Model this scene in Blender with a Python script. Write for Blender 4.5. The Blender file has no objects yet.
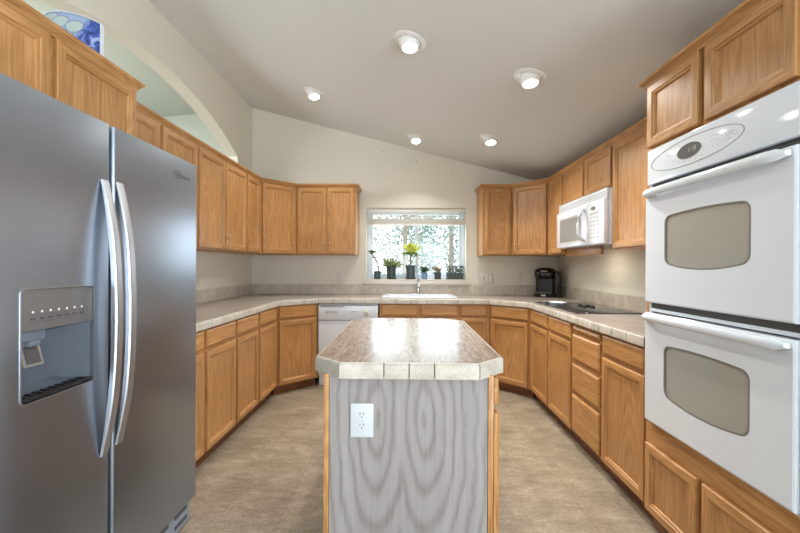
import bpy, bmesh, math, random
from math import pi, sin, cos, sqrt, radians
from mathutils import Vector, Matrix
from mathutils.geometry import tessellate_polygon

random.seed(7)
S = bpy.context.scene
COL = S.collection

# ------------------------------------------------------------------ camera, world, daylight, added fill lights, exposure
cam_data = bpy.data.cameras.new('camera')
cam = bpy.data.objects.new('camera', cam_data)
COL.objects.link(cam)
cam_data.sensor_width = 36.0
cam_data.lens = 388.79 * 36.0 / 800.0
cam_data.clip_start = 0.02
YAW, PITCH, ROLL, CAM_H = 0.016, -0.0017, -0.0051, 1.2519
r0, f0, u0 = Vector((cos(YAW), sin(YAW), 0)), Vector((-sin(YAW), cos(YAW), 0)), Vector((0, 0, 1))
fwd = f0 * cos(PITCH) + u0 * sin(PITCH)
u1 = -f0 * sin(PITCH) + u0 * cos(PITCH)
rgt = r0 * cos(ROLL) - u1 * sin(ROLL)
up = r0 * sin(ROLL) + u1 * cos(ROLL)
cam.matrix_world = Matrix(((rgt.x, up.x, -fwd.x, 0), (rgt.y, up.y, -fwd.y, 0), (rgt.z, up.z, -fwd.z, CAM_H), (0, 0, 0, 1)))
S.camera = cam

world = bpy.data.worlds.new('sky')
S.world = world
world.use_nodes = True
bg = world.node_tree.nodes['Background']
bg.inputs['Color'].default_value = (0.86, 0.93, 1.0, 1)
bg.inputs['Strength'].default_value = 2.1

S.view_settings.view_transform = 'Standard'
S.view_settings.look = 'None'
S.view_settings.gamma = 1.0
S.view_settings.exposure = 0.26
S.view_settings.use_curve_mapping = False
S.cycles.use_denoising = True
S.cycles.max_bounces = 10
S.cycles.diffuse_bounces = 6
S.cycles.sample_clamp_indirect = 8.0


def area_light(name, loc, rot, sx, sy, watts, color):
    d = bpy.data.lights.new(name, 'AREA')
    d.shape = 'RECTANGLE'
    d.size, d.size_y = sx, sy
    d.energy = watts
    d.color = color
    o = bpy.data.objects.new(name, d)
    COL.objects.link(o)
    o.location = loc
    o.rotation_euler = rot
    return o


# unseen fill lights added around the room, and the daylight of the sink window
area_light('rear_fill', (-0.1, -3.50, 1.32), (radians(122), 0, radians(0)), 2.8, 1.6, 42, (0.86, 0.93, 1.0))  # added fill from behind the camera, tilted up to brighten the ceiling
area_light('right_fill', (1.87, -1.2, 1.12), (0, radians(112), 0), 1.8, 1.9, 150, (0.86, 0.93, 1.0))  # added fill from the right, for the left wall and refrigerator front
area_light('side_room_fill', (-4.80, 2.2, 1.4), (0, radians(-90), 0), 1.6, 2.6, 56, (0.88, 0.96, 0.96))  # added fill in the unseen part of the side room
area_light('sink_window_daylight', (0.115, 4.86, 1.45), (radians(-90), 0, 0), 1.1, 0.7, 6.5, (0.88, 0.93, 1.0))
area_light('arch_fill', (-3.3, 2.9, 2.90), (0, radians(-50), 0), 0.9, 1.2, 55, (1.0, 0.97, 0.92))  # no real lamp: added to shine through the arch onto the right wall
LAMP_W = 10.0

# ------------------------------------------------------------------ key dimensions
XL, XR, YB = -1.8413, 1.7835, 4.6175
XLU, XRU, YU = -1.520, 1.463, 4.297            # face frames of the wall cabinets
XLB, XRB, YBB = -1.243, 1.186, 4.018           # face frames of the base cabinets
ZU0, ZU1 = 1.372, 2.13
CT = 0.9115


def ceil_z(x):
    return 3.128 - 0.257 * (x - XL) if x >= XL else 3.128 - 0.1 * (XL - x)


# ------------------------------------------------------------------ materials
def lin(c):
    return tuple(((v / 255.0) / 12.92 if v / 255.0 <= 0.04045 else ((v / 255.0 + 0.055) / 1.055) ** 2.4) for v in c) + (1.0,)


class Mat:
    def __init__(self, name):
        self.m = bpy.data.materials.new(name)
        self.m.use_nodes = True
        self.t = self.m.node_tree
        self.b = self.t.nodes['Principled BSDF']

    def n(self, kind, **kw):
        nd = self.t.nodes.new(kind)
        for k, v in kw.items():
            if hasattr(nd, k) and not k.startswith('i_'):
                setattr(nd, k, v)
            else:
                nd.inputs[k[2:] if k.startswith('i_') else k].default_value = v
        return nd

    def l(self, a, b):
        self.t.links.new(a, b)

    def math(self, op, a, b=None, clamp=False):
        nd = self.t.nodes.new('ShaderNodeMath')
        nd.operation = op
        nd.use_clamp = clamp
        for i, v in enumerate((a, b)):
            if v is None:
                continue
            if isinstance(v, (int, float)):
                nd.inputs[i].default_value = v
            else:
                self.l(v, nd.inputs[i])
        return nd.outputs[0]

    def coords(self, scale=(1, 1, 1), rnd=False, kind='Object', rot=(0, 0, 0)):
        tc = self.n('ShaderNodeTexCoord')
        out = tc.outputs[kind]
        if rnd:
            oi = self.n('ShaderNodeObjectInfo')
            mul = self.math('MULTIPLY', oi.outputs['Random'], 37.0)
            ad = self.n('ShaderNodeVectorMath', operation='ADD')
            self.l(out, ad.inputs[0])
            self.l(mul, ad.inputs[1])
            out = ad.outputs[0]
        mp = self.n('ShaderNodeMapping')
        mp.inputs['Scale'].default_value = scale
        mp.inputs['Rotation'].default_value = rot
        self.l(out, mp.inputs['Vector'])
        return mp.outputs[0]

    def noise(self, vec, scale=5, detail=4, rough=0.55, dist=0.0):
        nd = self.n('ShaderNodeTexNoise')
        nd.inputs['Scale'].default_value = scale
        nd.inputs['Detail'].default_value = detail
        nd.inputs['Roughness'].default_value = rough
        nd.inputs['Distortion'].default_value = dist
        self.l(vec, nd.inputs['Vector'])
        return nd.outputs[0]

    def ramp(self, fac, stops):
        nd = self.n('ShaderNodeValToRGB')
        cr = nd.color_ramp
        while len(cr.elements) < len(stops):
            cr.elements.new(0.5)
        for e, (p, c) in zip(cr.elements, stops):
            e.position = p
            e.color = c if len(c) == 4 else c + (1,)
        self.l(fac, nd.inputs[0])
        return nd.outputs[0]

    def mix(self, fac, a, b, mode='MIX'):
        nd = self.n('ShaderNodeMix', data_type='RGBA', blend_type=mode)
        for sock, v in ((nd.inputs[0], fac), (nd.inputs[6], a), (nd.inputs[7], b)):
            if isinstance(v, (int, float)):
                sock.default_value = v
            elif isinstance(v, tuple):
                sock.default_value = v
            else:
                self.l(v, sock)
        return nd.outputs[2]

    def set(self, color=None, rough=None, metal=None, spec=None, bump=None, bump_s=0.1, bump_d=0.002, **kw):
        if color is not None:
            if isinstance(color, tuple):
                self.b.inputs['Base Color'].default_value = color
            else:
                self.l(color, self.b.inputs['Base Color'])
        if rough is not None:
            if isinstance(rough, (int, float)):
                self.b.inputs['Roughness'].default_value = rough
            else:
                self.l(rough, self.b.inputs['Roughness'])
        if metal is not None:
            self.b.inputs['Metallic'].default_value = metal
        if spec is not None:
            self.b.inputs['Specular IOR Level'].default_value = spec
        if bump is not None:
            bn = self.n('ShaderNodeBump')
            bn.inputs['Strength'].default_value = bump_s
            bn.inputs['Distance'].default_value = bump_d
            self.l(bump, bn.inputs['Height'])
            self.l(bn.outputs[0], self.b.inputs['Normal'])
        for k, v in kw.items():
            self.b.inputs[k].default_value = v
        return self.m


def plain(name, rgb, rough=0.5, metal=0.0, spec=0.5, var=0.03, **kw):
    """single-colour material with a faint procedural variation"""
    M = Mat(name)
    c = lin(rgb)
    d = tuple(v * (1 - var * 2) for v in c[:3]) + (1,)
    f = M.noise(M.coords((1, 1, 1), True), 9, 3)
    return M.set(M.mix(f, c, d), rough, metal, spec, **kw)


def wood(name, vertical, light, mid, dark, rough=0.38):
    M = Mat(name)
    def sc(across, along):
        return (across, across, along) if vertical else (along, along, across)
    low = M.noise(M.coords(sc(3.2, 0.38), True), 1.6, 2, 0.5, 0.25)
    rg = M.math('ADD', M.math('MULTIPLY', M.math('SINE', M.math('MULTIPLY', low, 130.0)), 0.5), 0.5)
    fine = M.noise(M.coords(sc(85, 2.2), True), 1.0, 5, 0.6, 0.2)
    pores = M.noise(M.coords(sc(260, 9), True), 1.0, 2, 0.5)
    tone = M.noise(M.coords((2.5, 2.5, 2.5), True), 1.0, 1)
    a = M.math('ADD', M.math('MULTIPLY', rg, 0.20), M.math('MULTIPLY', fine, 0.80))
    base = M.ramp(a, [(0.22, dark), (0.5, mid), (0.75, light)])
    pf = M.ramp(pores, [(0.34, (0.72, 0.66, 0.60)), (0.48, (1, 1, 1))])
    c = M.mix(0.75, base, pf, 'MULTIPLY')
    tf = M.ramp(tone, [(0.3, (0.90, 0.88, 0.86)), (0.7, (1.06, 1.05, 1.03))])
    c = M.mix(1.0, c, tf, 'MULTIPLY')
    return M.set(c, rough, 0, 0.45, bump=fine, bump_s=0.08)


OL, OM, OD = lin((196, 151, 101)), lin((180, 133, 82)), lin((158, 111, 64))
OAK_V = wood('oak_upright_grain', True, OL, OM, OD)
OAK_H = wood('oak_level_grain', False, OL, OM, OD)
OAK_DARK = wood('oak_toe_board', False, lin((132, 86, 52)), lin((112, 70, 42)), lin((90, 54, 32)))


def paint(name, rgb, bs=0.12, rough=0.75):
    M = Mat(name)
    n = M.noise(M.coords((1, 1, 1)), 55, 3, 0.6)
    t = M.noise(M.coords((1, 1, 1)), 0.8, 2)
    c = lin(rgb)
    return M.set(M.mix(t, c, tuple(v * 0.95 for v in c[:3]) + (1,)), rough, 0, 0.25, bump=n, bump_s=bs, bump_d=0.004)


WALL = paint('wall_paint', (220, 217, 204))
CEIL = paint('ceiling_paint', (217, 219, 216), 0.25)
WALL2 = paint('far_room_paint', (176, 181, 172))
TRIMW = paint('trim_paint', (212, 206, 196), 0.03, 0.45)


def make_floor():
    M = Mat('stone_look_vinyl')
    v = M.coords((1, 1, 1))
    big = M.noise(v, 2.6, 4, 0.6, 0.6)
    streak = M.noise(M.coords((7, 16, 7)), 1.0, 6, 0.7, 0.8)
    fine = M.noise(v, 60, 4, 0.7)
    a = M.math('ADD', M.math('MULTIPLY', big, 0.30), M.math('ADD', M.math('MULTIPLY', streak, 0.36), M.math('MULTIPLY', fine, 0.34)))
    base = M.ramp(a, [(0.36, lin((108, 96, 81))), (0.5, lin((144, 131, 113))), (0.64, lin((178, 165, 146)))])
    br = M.n('ShaderNodeTexBrick', offset=0.0, squash=1.0)
    br.inputs['Scale'].default_value = 1.0
    br.inputs['Mortar Size'].default_value = 0.003
    br.inputs['Mortar Smooth'].default_value = 0.4
    br.inputs['Brick Width'].default_value = 0.305
    br.inputs['Row Height'].default_value = 0.305
    br.inputs['Color1'].default_value = (1, 1, 1, 1)
    br.inputs['Color2'].default_value = (0.93, 0.93, 0.93, 1)
    br.inputs['Mortar'].default_value = (0.80, 0.78, 0.75, 1)
    M.l(v, br.inputs['Vector'])
    c = M.mix(1.0, base, br.outputs['Color'], 'MULTIPLY')
    return M.set(c, 0.42, 0, 0.4, bump=fine, bump_s=0.06)


FLOOR = make_floor()


def tile(name, c_lo, c_mid, c_hi, size, grout, stretch, rough, gsize=0.004, off=(0, 0, 0), rot=0.0, kind=None, spec=0.5):
    M = Mat(name)
    v = M.coords((1, 1, 1))
    cloud = M.noise(M.coords(stretch, rot=(0, 0, rot)), 1.0, 6, 0.65, 0.7)
    fine = M.noise(v, 140, 2, 0.6)
    a = M.math('ADD', M.math('MULTIPLY', cloud, 0.7), M.math('MULTIPLY', fine, 0.3))
    base = M.ramp(a, [(0.36, c_lo), (0.5, c_mid), (0.64, c_hi)])
    if size:
        if kind == 'run':                       # joints along the length of a run, whichever way it turns
            sp = M.n('ShaderNodeSeparateXYZ')
            M.l(v, sp.inputs[0])
            s = M.math('ADD', sp.outputs[0], sp.outputs[1])
            fr = M.math('FRACT', M.math('DIVIDE', M.math('ADD', s, 20.03), size))
            line = M.math('LESS_THAN', fr, gsize / size)
            c = M.mix(line, base, grout)
        else:
            mp = M.n('ShaderNodeMapping')
            mp.inputs['Location'].default_value = off
            M.l(v, mp.inputs['Vector'])
            br = M.n('ShaderNodeTexBrick', offset=0.0, squash=1.0)
            br.inputs['Scale'].default_value = 1.0
            br.inputs['Mortar Size'].default_value = gsize
            br.inputs['Mortar Smooth'].default_value = 0.3
            br.inputs['Brick Width'].default_value = size
            br.inputs['Row Height'].default_value = size
            M.l(mp.outputs[0], br.inputs['Vector'])
            c = M.mix(br.outputs['Fac'], base, grout)
    else:
        c = base
    return M.set(c, rough, 0, spec, bump=fine, bump_s=0.05)


TOP_TILE = tile('counter_tile', lin((136, 126, 117)), lin((155, 144, 135)), lin((173, 163, 154)), 0.205, lin((150, 140, 130)), (3, 3, 3), 0.28)
ISL_TILE = tile('island_tile', lin((108, 97, 90)), lin((138, 126, 118)), lin((172, 161, 153)), 0.19, lin((160, 148, 138)), (70, 12, 5), 0.2,
                0.003, (0.083, 0.06, 0), 0.75, spec=0.3)
NOSE = tile('edge_tile', lin((160, 154, 142)), lin((182, 176, 164)), lin((198, 193, 183)), 0, None, (12, 12, 12), 0.3)
SPLASH = tile('splash_tile', lin((178, 169, 155)), lin((197, 188, 174)), lin((212, 204, 191)), 0.155, lin((222, 216, 205)), (9, 9, 9), 0.35, 0.005, kind='run')
GROUT = plain('dark_grout', (92, 84, 76), 0.9)
WHITE = plain('white_enamel', (216, 223, 232), 0.09, spec=0.4, var=0.01)
WHITE_P = plain('white_plastic', (228, 228, 226), 0.35, var=0.01)
OFFWHITE = plain('off_white_plastic', (214, 210, 200), 0.4)
BLACKGLASS = plain('black_glass', (52, 54, 56), 0.06, spec=0.6, var=0.0)
BLACK = plain('black_plastic', (26, 25, 26), 0.35)
BLACKGLOSS = plain('glossy_black_plastic', (20, 19, 20), 0.15)
GREY = plain('grey_plastic', (120, 118, 114), 0.4)
DARKGREY = plain('dark_grey_plastic', (62, 62, 62), 0.4)
SLOT = plain('dark_slot', (74, 74, 72), 0.6)
CHROME = plain('chrome', (214, 214, 212), 0.12, 1.0, var=0.0)
LIGHTGREY = plain('light_grey_marking', (176, 176, 176), 0.5)
PALE = plain('pale_marking', (212, 212, 210), 0.5)
BRASS = plain('pull_finish', (206, 172, 122), 0.35)


def make_steel(name, rgb, rough, aniso):
    M = Mat(name)
    n = M.noise(M.coords((2.0, 2.0, 420)), 1.0, 2, 0.6)
    blotch = M.noise(M.coords((1.5, 1.5, 1.5)), 1.0, 3)
    c = M.mix(n, lin(rgb), tuple(v * 0.88 for v in lin(rgb)[:3]) + (1,))
    r = M.math('ADD', M.math('MULTIPLY', blotch, 0.10), rough - 0.05)
    M.set(c, r, 1.0)
    M.b.inputs['Anisotropic'].default_value = aniso
    tg = M.n('ShaderNodeTangent', direction_type='RADIAL', axis='Z')
    M.l(tg.outputs[0], M.b.inputs['Tangent'])
    return M.m


STEEL = make_steel('brushed_steel', (170, 182, 197), 0.32, 0.6)
STEEL_H = make_steel('handle_steel', (186, 190, 196), 0.42, 0.0)
GRILLE = plain('grille_plastic', (126, 138, 154), 0.4)
CAVITY = plain('dispenser_grey', (76, 84, 95), 0.4)
PANELGREY = plain('dispenser_panel', (98, 95, 94), 0.28)


def make_glass(name, rgb, alpha):
    M = Mat(name)
    M.set(lin(rgb), 0.03, 0, 0.5)
    M.b.inputs['Alpha'].default_value = alpha
    return M.m


def window_glass():
    M = Mat('window_glass')
    t = M.t
    tr = t.nodes.new('ShaderNodeBsdfTransparent')
    tr.inputs[0].default_value = (0.96, 0.98, 0.98, 1)
    gl = t.nodes.new('ShaderNodeBsdfGlossy')
    gl.inputs['Roughness'].default_value = 0.02
    n = M.noise(M.coords((1, 1, 1)), 3, 2)
    mx = t.nodes.new('ShaderNodeMixShader')
    M.l(M.math('ADD', M.math('MULTIPLY', n, 0.01), 0.045), mx.inputs[0])
    M.l(tr.outputs[0], mx.inputs[1])
    M.l(gl.outputs[0], mx.inputs[2])
    M.l(mx.outputs[0], t.nodes['Material Output'].inputs['Surface'])
    return M.m


PANE = window_glass()
OVENGLASS = plain('oven_window_glass', (158, 159, 152), 0.07, spec=0.8, var=0.0)
MWGLASS = plain('microwave_window', (140, 141, 138), 0.18, spec=0.6, var=0.02)


def make_emit(name, rgb, strength):
    M = Mat(name)
    M.set(lin(rgb), 0.4)
    n = M.noise(M.coords((1, 1, 1)), 20, 1)
    M.l(M.mix(n, lin(rgb), lin(tuple(min(255, v + 3) for v in rgb))), M.b.inputs['Emission Color'])
    M.b.inputs['Emission Strength'].default_value = strength
    return M.m


BULB = make_emit('lit_bulb', (255, 246, 230), 9.0)


def make_grey_panel():
    M = Mat('grey_washed_wood_veneer')
    v = M.coords((1, 1, 1))
    sp = M.n('ShaderNodeSeparateXYZ')
    warp = M.noise(M.coords((11, 11, 3.0)), 1.0, 5, 0.6)
    M.l(v, sp.inputs[0])
    x = M.math('ADD', sp.outputs[0], M.math('MULTIPLY', M.math('SUBTRACT', warp, 0.5), 0.07))
    xf = M.math('ABSOLUTE', M.math('ADD', x, 0.028))
    xx = M.math('DIVIDE', M.math('SUBTRACT', xf, 0.088), 0.034)
    zz = M.math('DIVIDE', M.math('SUBTRACT', sp.outputs[2], 0.70), 0.13)
    r = M.math('SQRT', M.math('ADD', M.math('MULTIPLY', xx, xx), M.math('MULTIPLY', zz, zz)))
    ring = M.math('POWER', M.math('ADD', M.math('MULTIPLY', M.math('SINE', M.math('MULTIPLY', M.math('POWER', r, 0.85), 8.0)), 0.5), 0.5), 2.5)
    ring = M.math('SUBTRACT', 1.0, ring)
    fine = M.noise(M.coords((120, 120, 3)), 1.0, 4, 0.6)
    tone = M.noise(M.coords((12, 12, 1.2)), 1.0, 3)
    a = M.math('ADD', M.math('MULTIPLY', ring, 0.24), M.math('ADD', M.math('MULTIPLY', fine, 0.40), M.math('MULTIPLY', tone, 0.36)))
    c = M.ramp(a, [(0.2, lin((112, 106, 103))), (0.5, lin((138, 133, 131))), (0.75, lin((156, 152, 150)))])
    return M.set(c, 0.42, 0, 0.4, bump=fine, bump_s=0.05)


VENEER = make_grey_panel()


def make_platter():
    M = Mat('blue_and_white_glaze')
    v = M.coords((1, 1, 1))
    n = M.noise(M.coords((1, 1, 1)), 17, 4, 0.6, 1.2)
    blue = M.ramp(n, [(0.36, lin((22, 36, 96))), (0.5, lin((56, 84, 170))), (0.62, lin((150, 172, 214)))])
    sp = M.n('ShaderNodeSeparateXYZ')
    M.l(v, sp.inputs[0])
    X, Z = sp.outputs[0], sp.outputs[2]
    f = M.math('ADD', M.math('MULTIPLY', M.math('SUBTRACT', X, .055), 9.0), M.math('MULTIPLY', M.math('SUBTRACT', .24, Z), 4.0), clamp=True)
    c = M.mix(M.ramp(f, [(0.05, (0, 0, 0)), (0.3, (1, 1, 1))]), lin((150, 172, 206)), blue)
    for cx, cz in ((-.140, .285), (-.094, .268), (-.042, .248), (.028, .222), (-.07, .20), (-.01, .17), (-.12, .19), (-.04, .12), (-.1, .1)):
        ex = M.math('DIVIDE', M.math('SUBTRACT', X, cx), .040)
        ez = M.math('DIVIDE', M.math('SUBTRACT', Z, cz), .030)
        rr = M.math('ADD', M.math('MULTIPLY', ex, ex), M.math('MULTIPLY', ez, ez))
        c = M.mix(M.math('LESS_THAN', rr, 1.12), c, lin((78, 100, 150)))
        c = M.mix(M.math('LESS_THAN', rr, 0.95), c, lin((172, 190, 190)))
    return M.set(c, 0.12, 0, 0.6)


PLATTER = make_platter()


def leafy(name, a, b, rough=0.5):
    M = Mat(name)
    n = M.noise(M.coords((1, 1, 1), True), 14, 3)
    return M.set(M.ramp(n, [(0.35, lin(a)), (0.65, lin(b))]), rough, 0, 0.4)


LEAF_G = leafy('green_leaf', (52, 86, 44), (98, 132, 70))
LEAF_Y = leafy('yellow_green_leaf', (150, 176, 48), (206, 214, 96))
LEAF_D = leafy('jade_leaf', (40, 62, 46), (86, 112, 84))
LEAF_P = leafy('pale_succulent', (120, 138, 104), (176, 184, 132))
CACTUS = leafy('brown_cactus_skin', (98, 84, 68), (150, 134, 112), 0.8)
STEM = leafy('plant_stem', (96, 104, 66), (140, 136, 92), 0.7)
SOIL = leafy('potting_soil', (48, 38, 30), (78, 62, 48), 0.95)
POT_G = plain('dark_green_pot', (58, 78, 70), 0.4)
POT_D = plain('charcoal_pot', (66, 76, 78), 0.4)
POT_B = plain('slate_blue_pot', (112, 146, 176), 0.4)
BARK = leafy('tree_bark', (150, 132, 122), (186, 168, 158), 0.9)
TREE_A = leafy('tree_leaves_teal', (74, 108, 100), (128, 158, 146), 0.8)
TREE_B = leafy('tree_leaves_grey', (96, 112, 92), (150, 160, 134), 0.8)
GRASS = leafy('dry_lawn', (176, 172, 140), (206, 200, 170), 0.9)
VINYL = plain('white_vinyl', (222, 232, 240), 0.3)
BLIND = plain('blind_slat', (226, 224, 216), 0.45)
CORDM = plain('blind_cord', (206, 196, 176), 0.8)


# ------------------------------------------------------------------ mesh helpers
def new():
    return bmesh.new()


def box(bm, x0, x1, y0, y1, z0, z1, bev=0.0, seg=2, mi=0, axis=None):
    vs = [bm.verts.new((x, y, z)) for x in (x0, x1) for y in (y0, y1) for z in (z0, z1)]
    idx = [(0, 1, 3, 2), (4, 6, 7, 5), (0, 4, 5, 1), (2, 3, 7, 6), (0, 2, 6, 4), (1, 5, 7, 3)]
    fs = []
    for i in idx:
        f = bm.faces.new([vs[k] for k in i])
        f.material_index = mi
        fs.append(f)
    if bev > 0:
        es = list({e for f in fs for e in f.edges})
        if axis is not None:
            es = [e for e in es if abs((e.verts[0].co - e.verts[1].co).normalized()[axis]) > 0.9]
        r = bmesh.ops.bevel(bm, geom=es, offset=bev, segments=seg, profile=0.5, affect='EDGES')
        for f in r['faces']:
            f.material_index = mi
    return bm


def prism(bm, pts, z0, z1, mi=0, plane='XY', holes=()):
    """extrude a 2-D outline; plane 'XY' (along z), 'XZ' (along y), 'YZ' (along x)"""
    def P(p, h):
        return {'XY': (p[0], p[1], h), 'XZ': (p[0], h, p[1]), 'YZ': (h, p[0], p[1])}[plane]
    loops = [list(pts)] + [list(h) for h in holes]
    flat = [p for lp in loops for p in lp]
    tris = tessellate_polygon([[Vector((p[0], p[1], 0)) for p in lp] for lp in loops])
    a = [bm.verts.new(P(p, z0)) for p in flat]
    b = [bm.verts.new(P(p, z1)) for p in flat]
    for t in tris:
        for vs in ((a[t[0]], a[t[1]], a[t[2]]), (b[t[2]], b[t[1]], b[t[0]])):
            try:
                f = bm.faces.new(vs)
                f.material_index = mi
            except ValueError:
                pass
    k = 0
    for lp in loops:
        n = len(lp)
        for i in range(n):
            j = (i + 1) % n
            f = bm.faces.new((a[k + i], a[k + j], b[k + j], b[k + i]))
            f.material_index = mi
        k += n
    return bm


def sweep(bm, prof, path, closed=False, mi=0):
    """profile (offset to the right of travel, height) along a level path, mitred corners"""
    n = len(path)
    rings = []
    for i in range(n):
        p = Vector(path[i][:2])
        d0 = d1 = None
        if closed or i > 0:
            d0 = (p - Vector(path[i - 1][:2])).normalized()
        if closed or i < n - 1:
            d1 = (Vector(path[(i + 1) % n][:2]) - p).normalized()
        d0 = d0 or d1
        d1 = d1 or d0
        n0, n1 = Vector((d0.y, -d0.x)), Vector((d1.y, -d1.x))
        m = (n0 + n1).normalized()
        m = m / max(0.2, m.dot(n0))
        rings.append([bm.verts.new((p.x + m.x * o, p.y + m.y * o, z)) for o, z in prof])
    k = len(prof)
    for i in range(n if closed else n - 1):
        A, B = rings[i], rings[(i + 1) % n]
        for j in range(k):
            f = bm.faces.new((A[j], A[(j + 1) % k], B[(j + 1) % k], B[j]))
            f.material_index = mi
    if not closed:
        bm.faces.new(rings[0][::-1]).material_index = mi
        bm.faces.new(rings[-1]).material_index = mi
    return bm


def lathe(bm, prof, c=(0, 0, 0), n=24, mi=0, M=None, sx=1.0, sy=1.0):
    """(radius, height) profile about z; M maps the local point to its place"""
    rings = []
    for r, z in prof:
        ring = []
        if r < 1e-6:
            co = Vector((0, 0, z))
            co = (M @ co) if M else co
            ring = [bm.verts.new(co + Vector(c))] * n
        else:
            for i in range(n):
                a = 2 * pi * i / n
                co = Vector((r * cos(a) * sx, r * sin(a) * sy, z))
                co = (M @ co) if M else co
                ring.append(bm.verts.new(co + Vector(c)))
        rings.append(ring)
    for A, B in zip(rings, rings[1:]):
        for i in range(n):
            j = (i + 1) % n
            vs = []
            for v in (A[i], A[j], B[j], B[i]):
                if v not in vs:
                    vs.append(v)
            if len(vs) >= 3:
                try:
                    bm.faces.new(vs).material_index = mi
                except ValueError:
                    pass
    return bm


def tube(bm, pts, rad, n=8, mi=0, flat=None):
    pts = [Vector(p) for p in pts]
    rings = []
    ref = Vector((0, 0, 1))
    for i, p in enumerate(pts):
        d = (pts[min(i + 1, len(pts) - 1)] - pts[max(i - 1, 0)]).normalized()
        a = d.cross(ref)
        if a.length < 0.1:
            a = d.cross(Vector((0, 1, 0)))
        a.normalize()
        b = a.cross(d)
        r = rad[i] if isinstance(rad, (list, tuple)) else rad
        ra, rb = (r, r) if flat is None else (r * flat[0], r * flat[1])
        rings.append([bm.verts.new(p + a * ra * cos(2 * pi * k / n) + b * rb * sin(2 * pi * k / n)) for k in range(n)])
    for A, B in zip(rings, rings[1:]):
        for k in range(n):
            bm.faces.new((A[k], A[(k + 1) % n], B[(k + 1) % n], B[k])).material_index = mi
    bm.faces.new(rings[0][::-1]).material_index = mi
    bm.faces.new(rings[-1]).material_index = mi
    return bm


def build(name, bm, mats, parent=None, angle=32, loc=None):
    me = bpy.data.meshes.new(name)
    bmesh.ops.recalc_face_normals(bm, faces=bm.faces)
    bm.to_mesh(me)
    bm.free()
    for m in (mats if isinstance(mats, (list, tuple)) else [mats]):
        me.materials.append(m)
    for p in me.polygons:
        p.use_smooth = True
    me.set_sharp_from_angle(angle=radians(angle))
    o = bpy.data.objects.new(name, me)
    COL.objects.link(o)
    if parent is not None:
        o.parent = parent
    if loc is not None:
        o.location = loc
    return o


def tag(o, label, cat, group=None):
    o['label'] = label
    o['category'] = cat
    if group:
        o['group'] = group
    return o


def thing(name, label, cat, loc=(0, 0, 0), rz=0.0, group=None):
    o = bpy.data.objects.new(name, None)
    COL.objects.link(o)
    o.empty_display_size = 0.1
    o.location = loc
    o.rotation_euler = (0, 0, rz)
    return tag(o, label, cat, group)


def struct(o):
    o['kind'] = 'structure'
    return o


def copy_tree(o, parent=None):
    c = o.copy()
    COL.objects.link(c)
    if parent is not None:
        c.parent = parent
    for ch in list(o.children):
        copy_tree(ch, c)
    return c


def text_into(bm, s, size, place, depth=0.0006, mi=0, align='CENTER'):
    """lettering: place(x, y, d) gives the 3-D point of a letter point, d is the relief"""
    cu = bpy.data.curves.new('lettering', 'FONT')
    cu.body = s
    cu.size = size
    cu.align_x = align
    cu.align_y = 'CENTER'
    ob = bpy.data.objects.new('lettering', cu)
    COL.objects.link(ob)
    dg = bpy.context.evaluated_depsgraph_get()
    me = bpy.data.meshes.new_from_object(ob.evaluated_get(dg))
    vs = [bm.verts.new(place(v.co.x, v.co.y, depth)) for v in me.vertices]
    for p in me.polygons:
        try:
            bm.faces.new([vs[i] for i in p.vertices]).material_index = mi
        except ValueError:
            pass
    bpy.data.objects.remove(ob)
    bpy.data.curves.remove(cu)
    bpy.data.meshes.remove(me)


# ------------------------------------------------------------------ room shell
bm = new(); box(bm, -5.2, 1.95, -3.7, 4.80, -0.12, 0.0)
struct(build('floor', bm, FLOOR))

T = 0.12
XC = -1.90                                            # the ridge stands over the left wall
bm = new()
prism(bm, [(XC, ceil_z(XC)), (XL, ceil_z(XL)), (1.95, ceil_z(1.95)), (1.95, ceil_z(1.95) + T), (XL, ceil_z(XL) + T), (XC, ceil_z(XC) + T)], -3.7, 4.80, plane='XZ')
struct(build('ceiling', bm, CEIL))
bm = new()
prism(bm, [(-5.2, ceil_z(-5.2)), (XC, ceil_z(XC)), (XC, ceil_z(XC) + T), (-5.2, ceil_z(-5.2) + T)], -3.7, 4.80, plane='XZ')
struct(build('ceiling_far', bm, WALL2))

WX0, WX1, WZ0, WZ1 = -0.475, 0.707, 1.082, 1.940
bm = new()
prism(bm, [(XC, 0), (1.95, 0), (1.95, ceil_z(1.95)), (XL, ceil_z(XL)), (XC, ceil_z(XC))], YB, 4.80, plane='XZ',
      holes=[[(WX0, WZ0), (WX0, WZ1), (WX1, WZ1), (WX1, WZ0)]])
struct(build('wall_back', bm, WALL))
bm = new()
prism(bm, [(-5.2, 0), (XC, 0), (XC, ceil_z(XC)), (-5.2, ceil_z(-5.2))], YB, 4.80, plane='XZ')
struct(build('wall_back_far', bm, WALL2))

bm = new()
prism(bm, [(-3.7, 0), (YB, 0), (YB, ceil_z(XR)), (-3.7, ceil_z(XR))], XR, 1.95, plane='YZ',
      holes=[[(-2.2, 0.06), (-2.2, 2.06), (-0.2, 2.06), (-0.2, 0.06)]])
struct(build('wall_right', bm, WALL))

# left wall with the arched pass-through over the cabinets and a wide doorway behind the camera
arch = []
AC, AR, AT = 2.83, 3.0, 2.765
for i in range(25):
    y = 1.46 + (4.205 - 1.46) * i / 24
    arch.append((y, AT - AR + sqrt(AR * AR - (y - AC) ** 2)))
bm = new()
prism(bm, [(-3.6, 0), (YB, 0), (YB, ceil_z(XL)), (-3.6, ceil_z(XL))], -1.965, XL, plane='YZ',
      holes=[[(1.46, 2.145)] + arch + [(4.205, 2.145)], [(-2.6, 0.001), (-2.6, 2.3), (0.55, 2.3), (0.55, 0.001)]])
struct(build('wall_left', bm, WALL))

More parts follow.
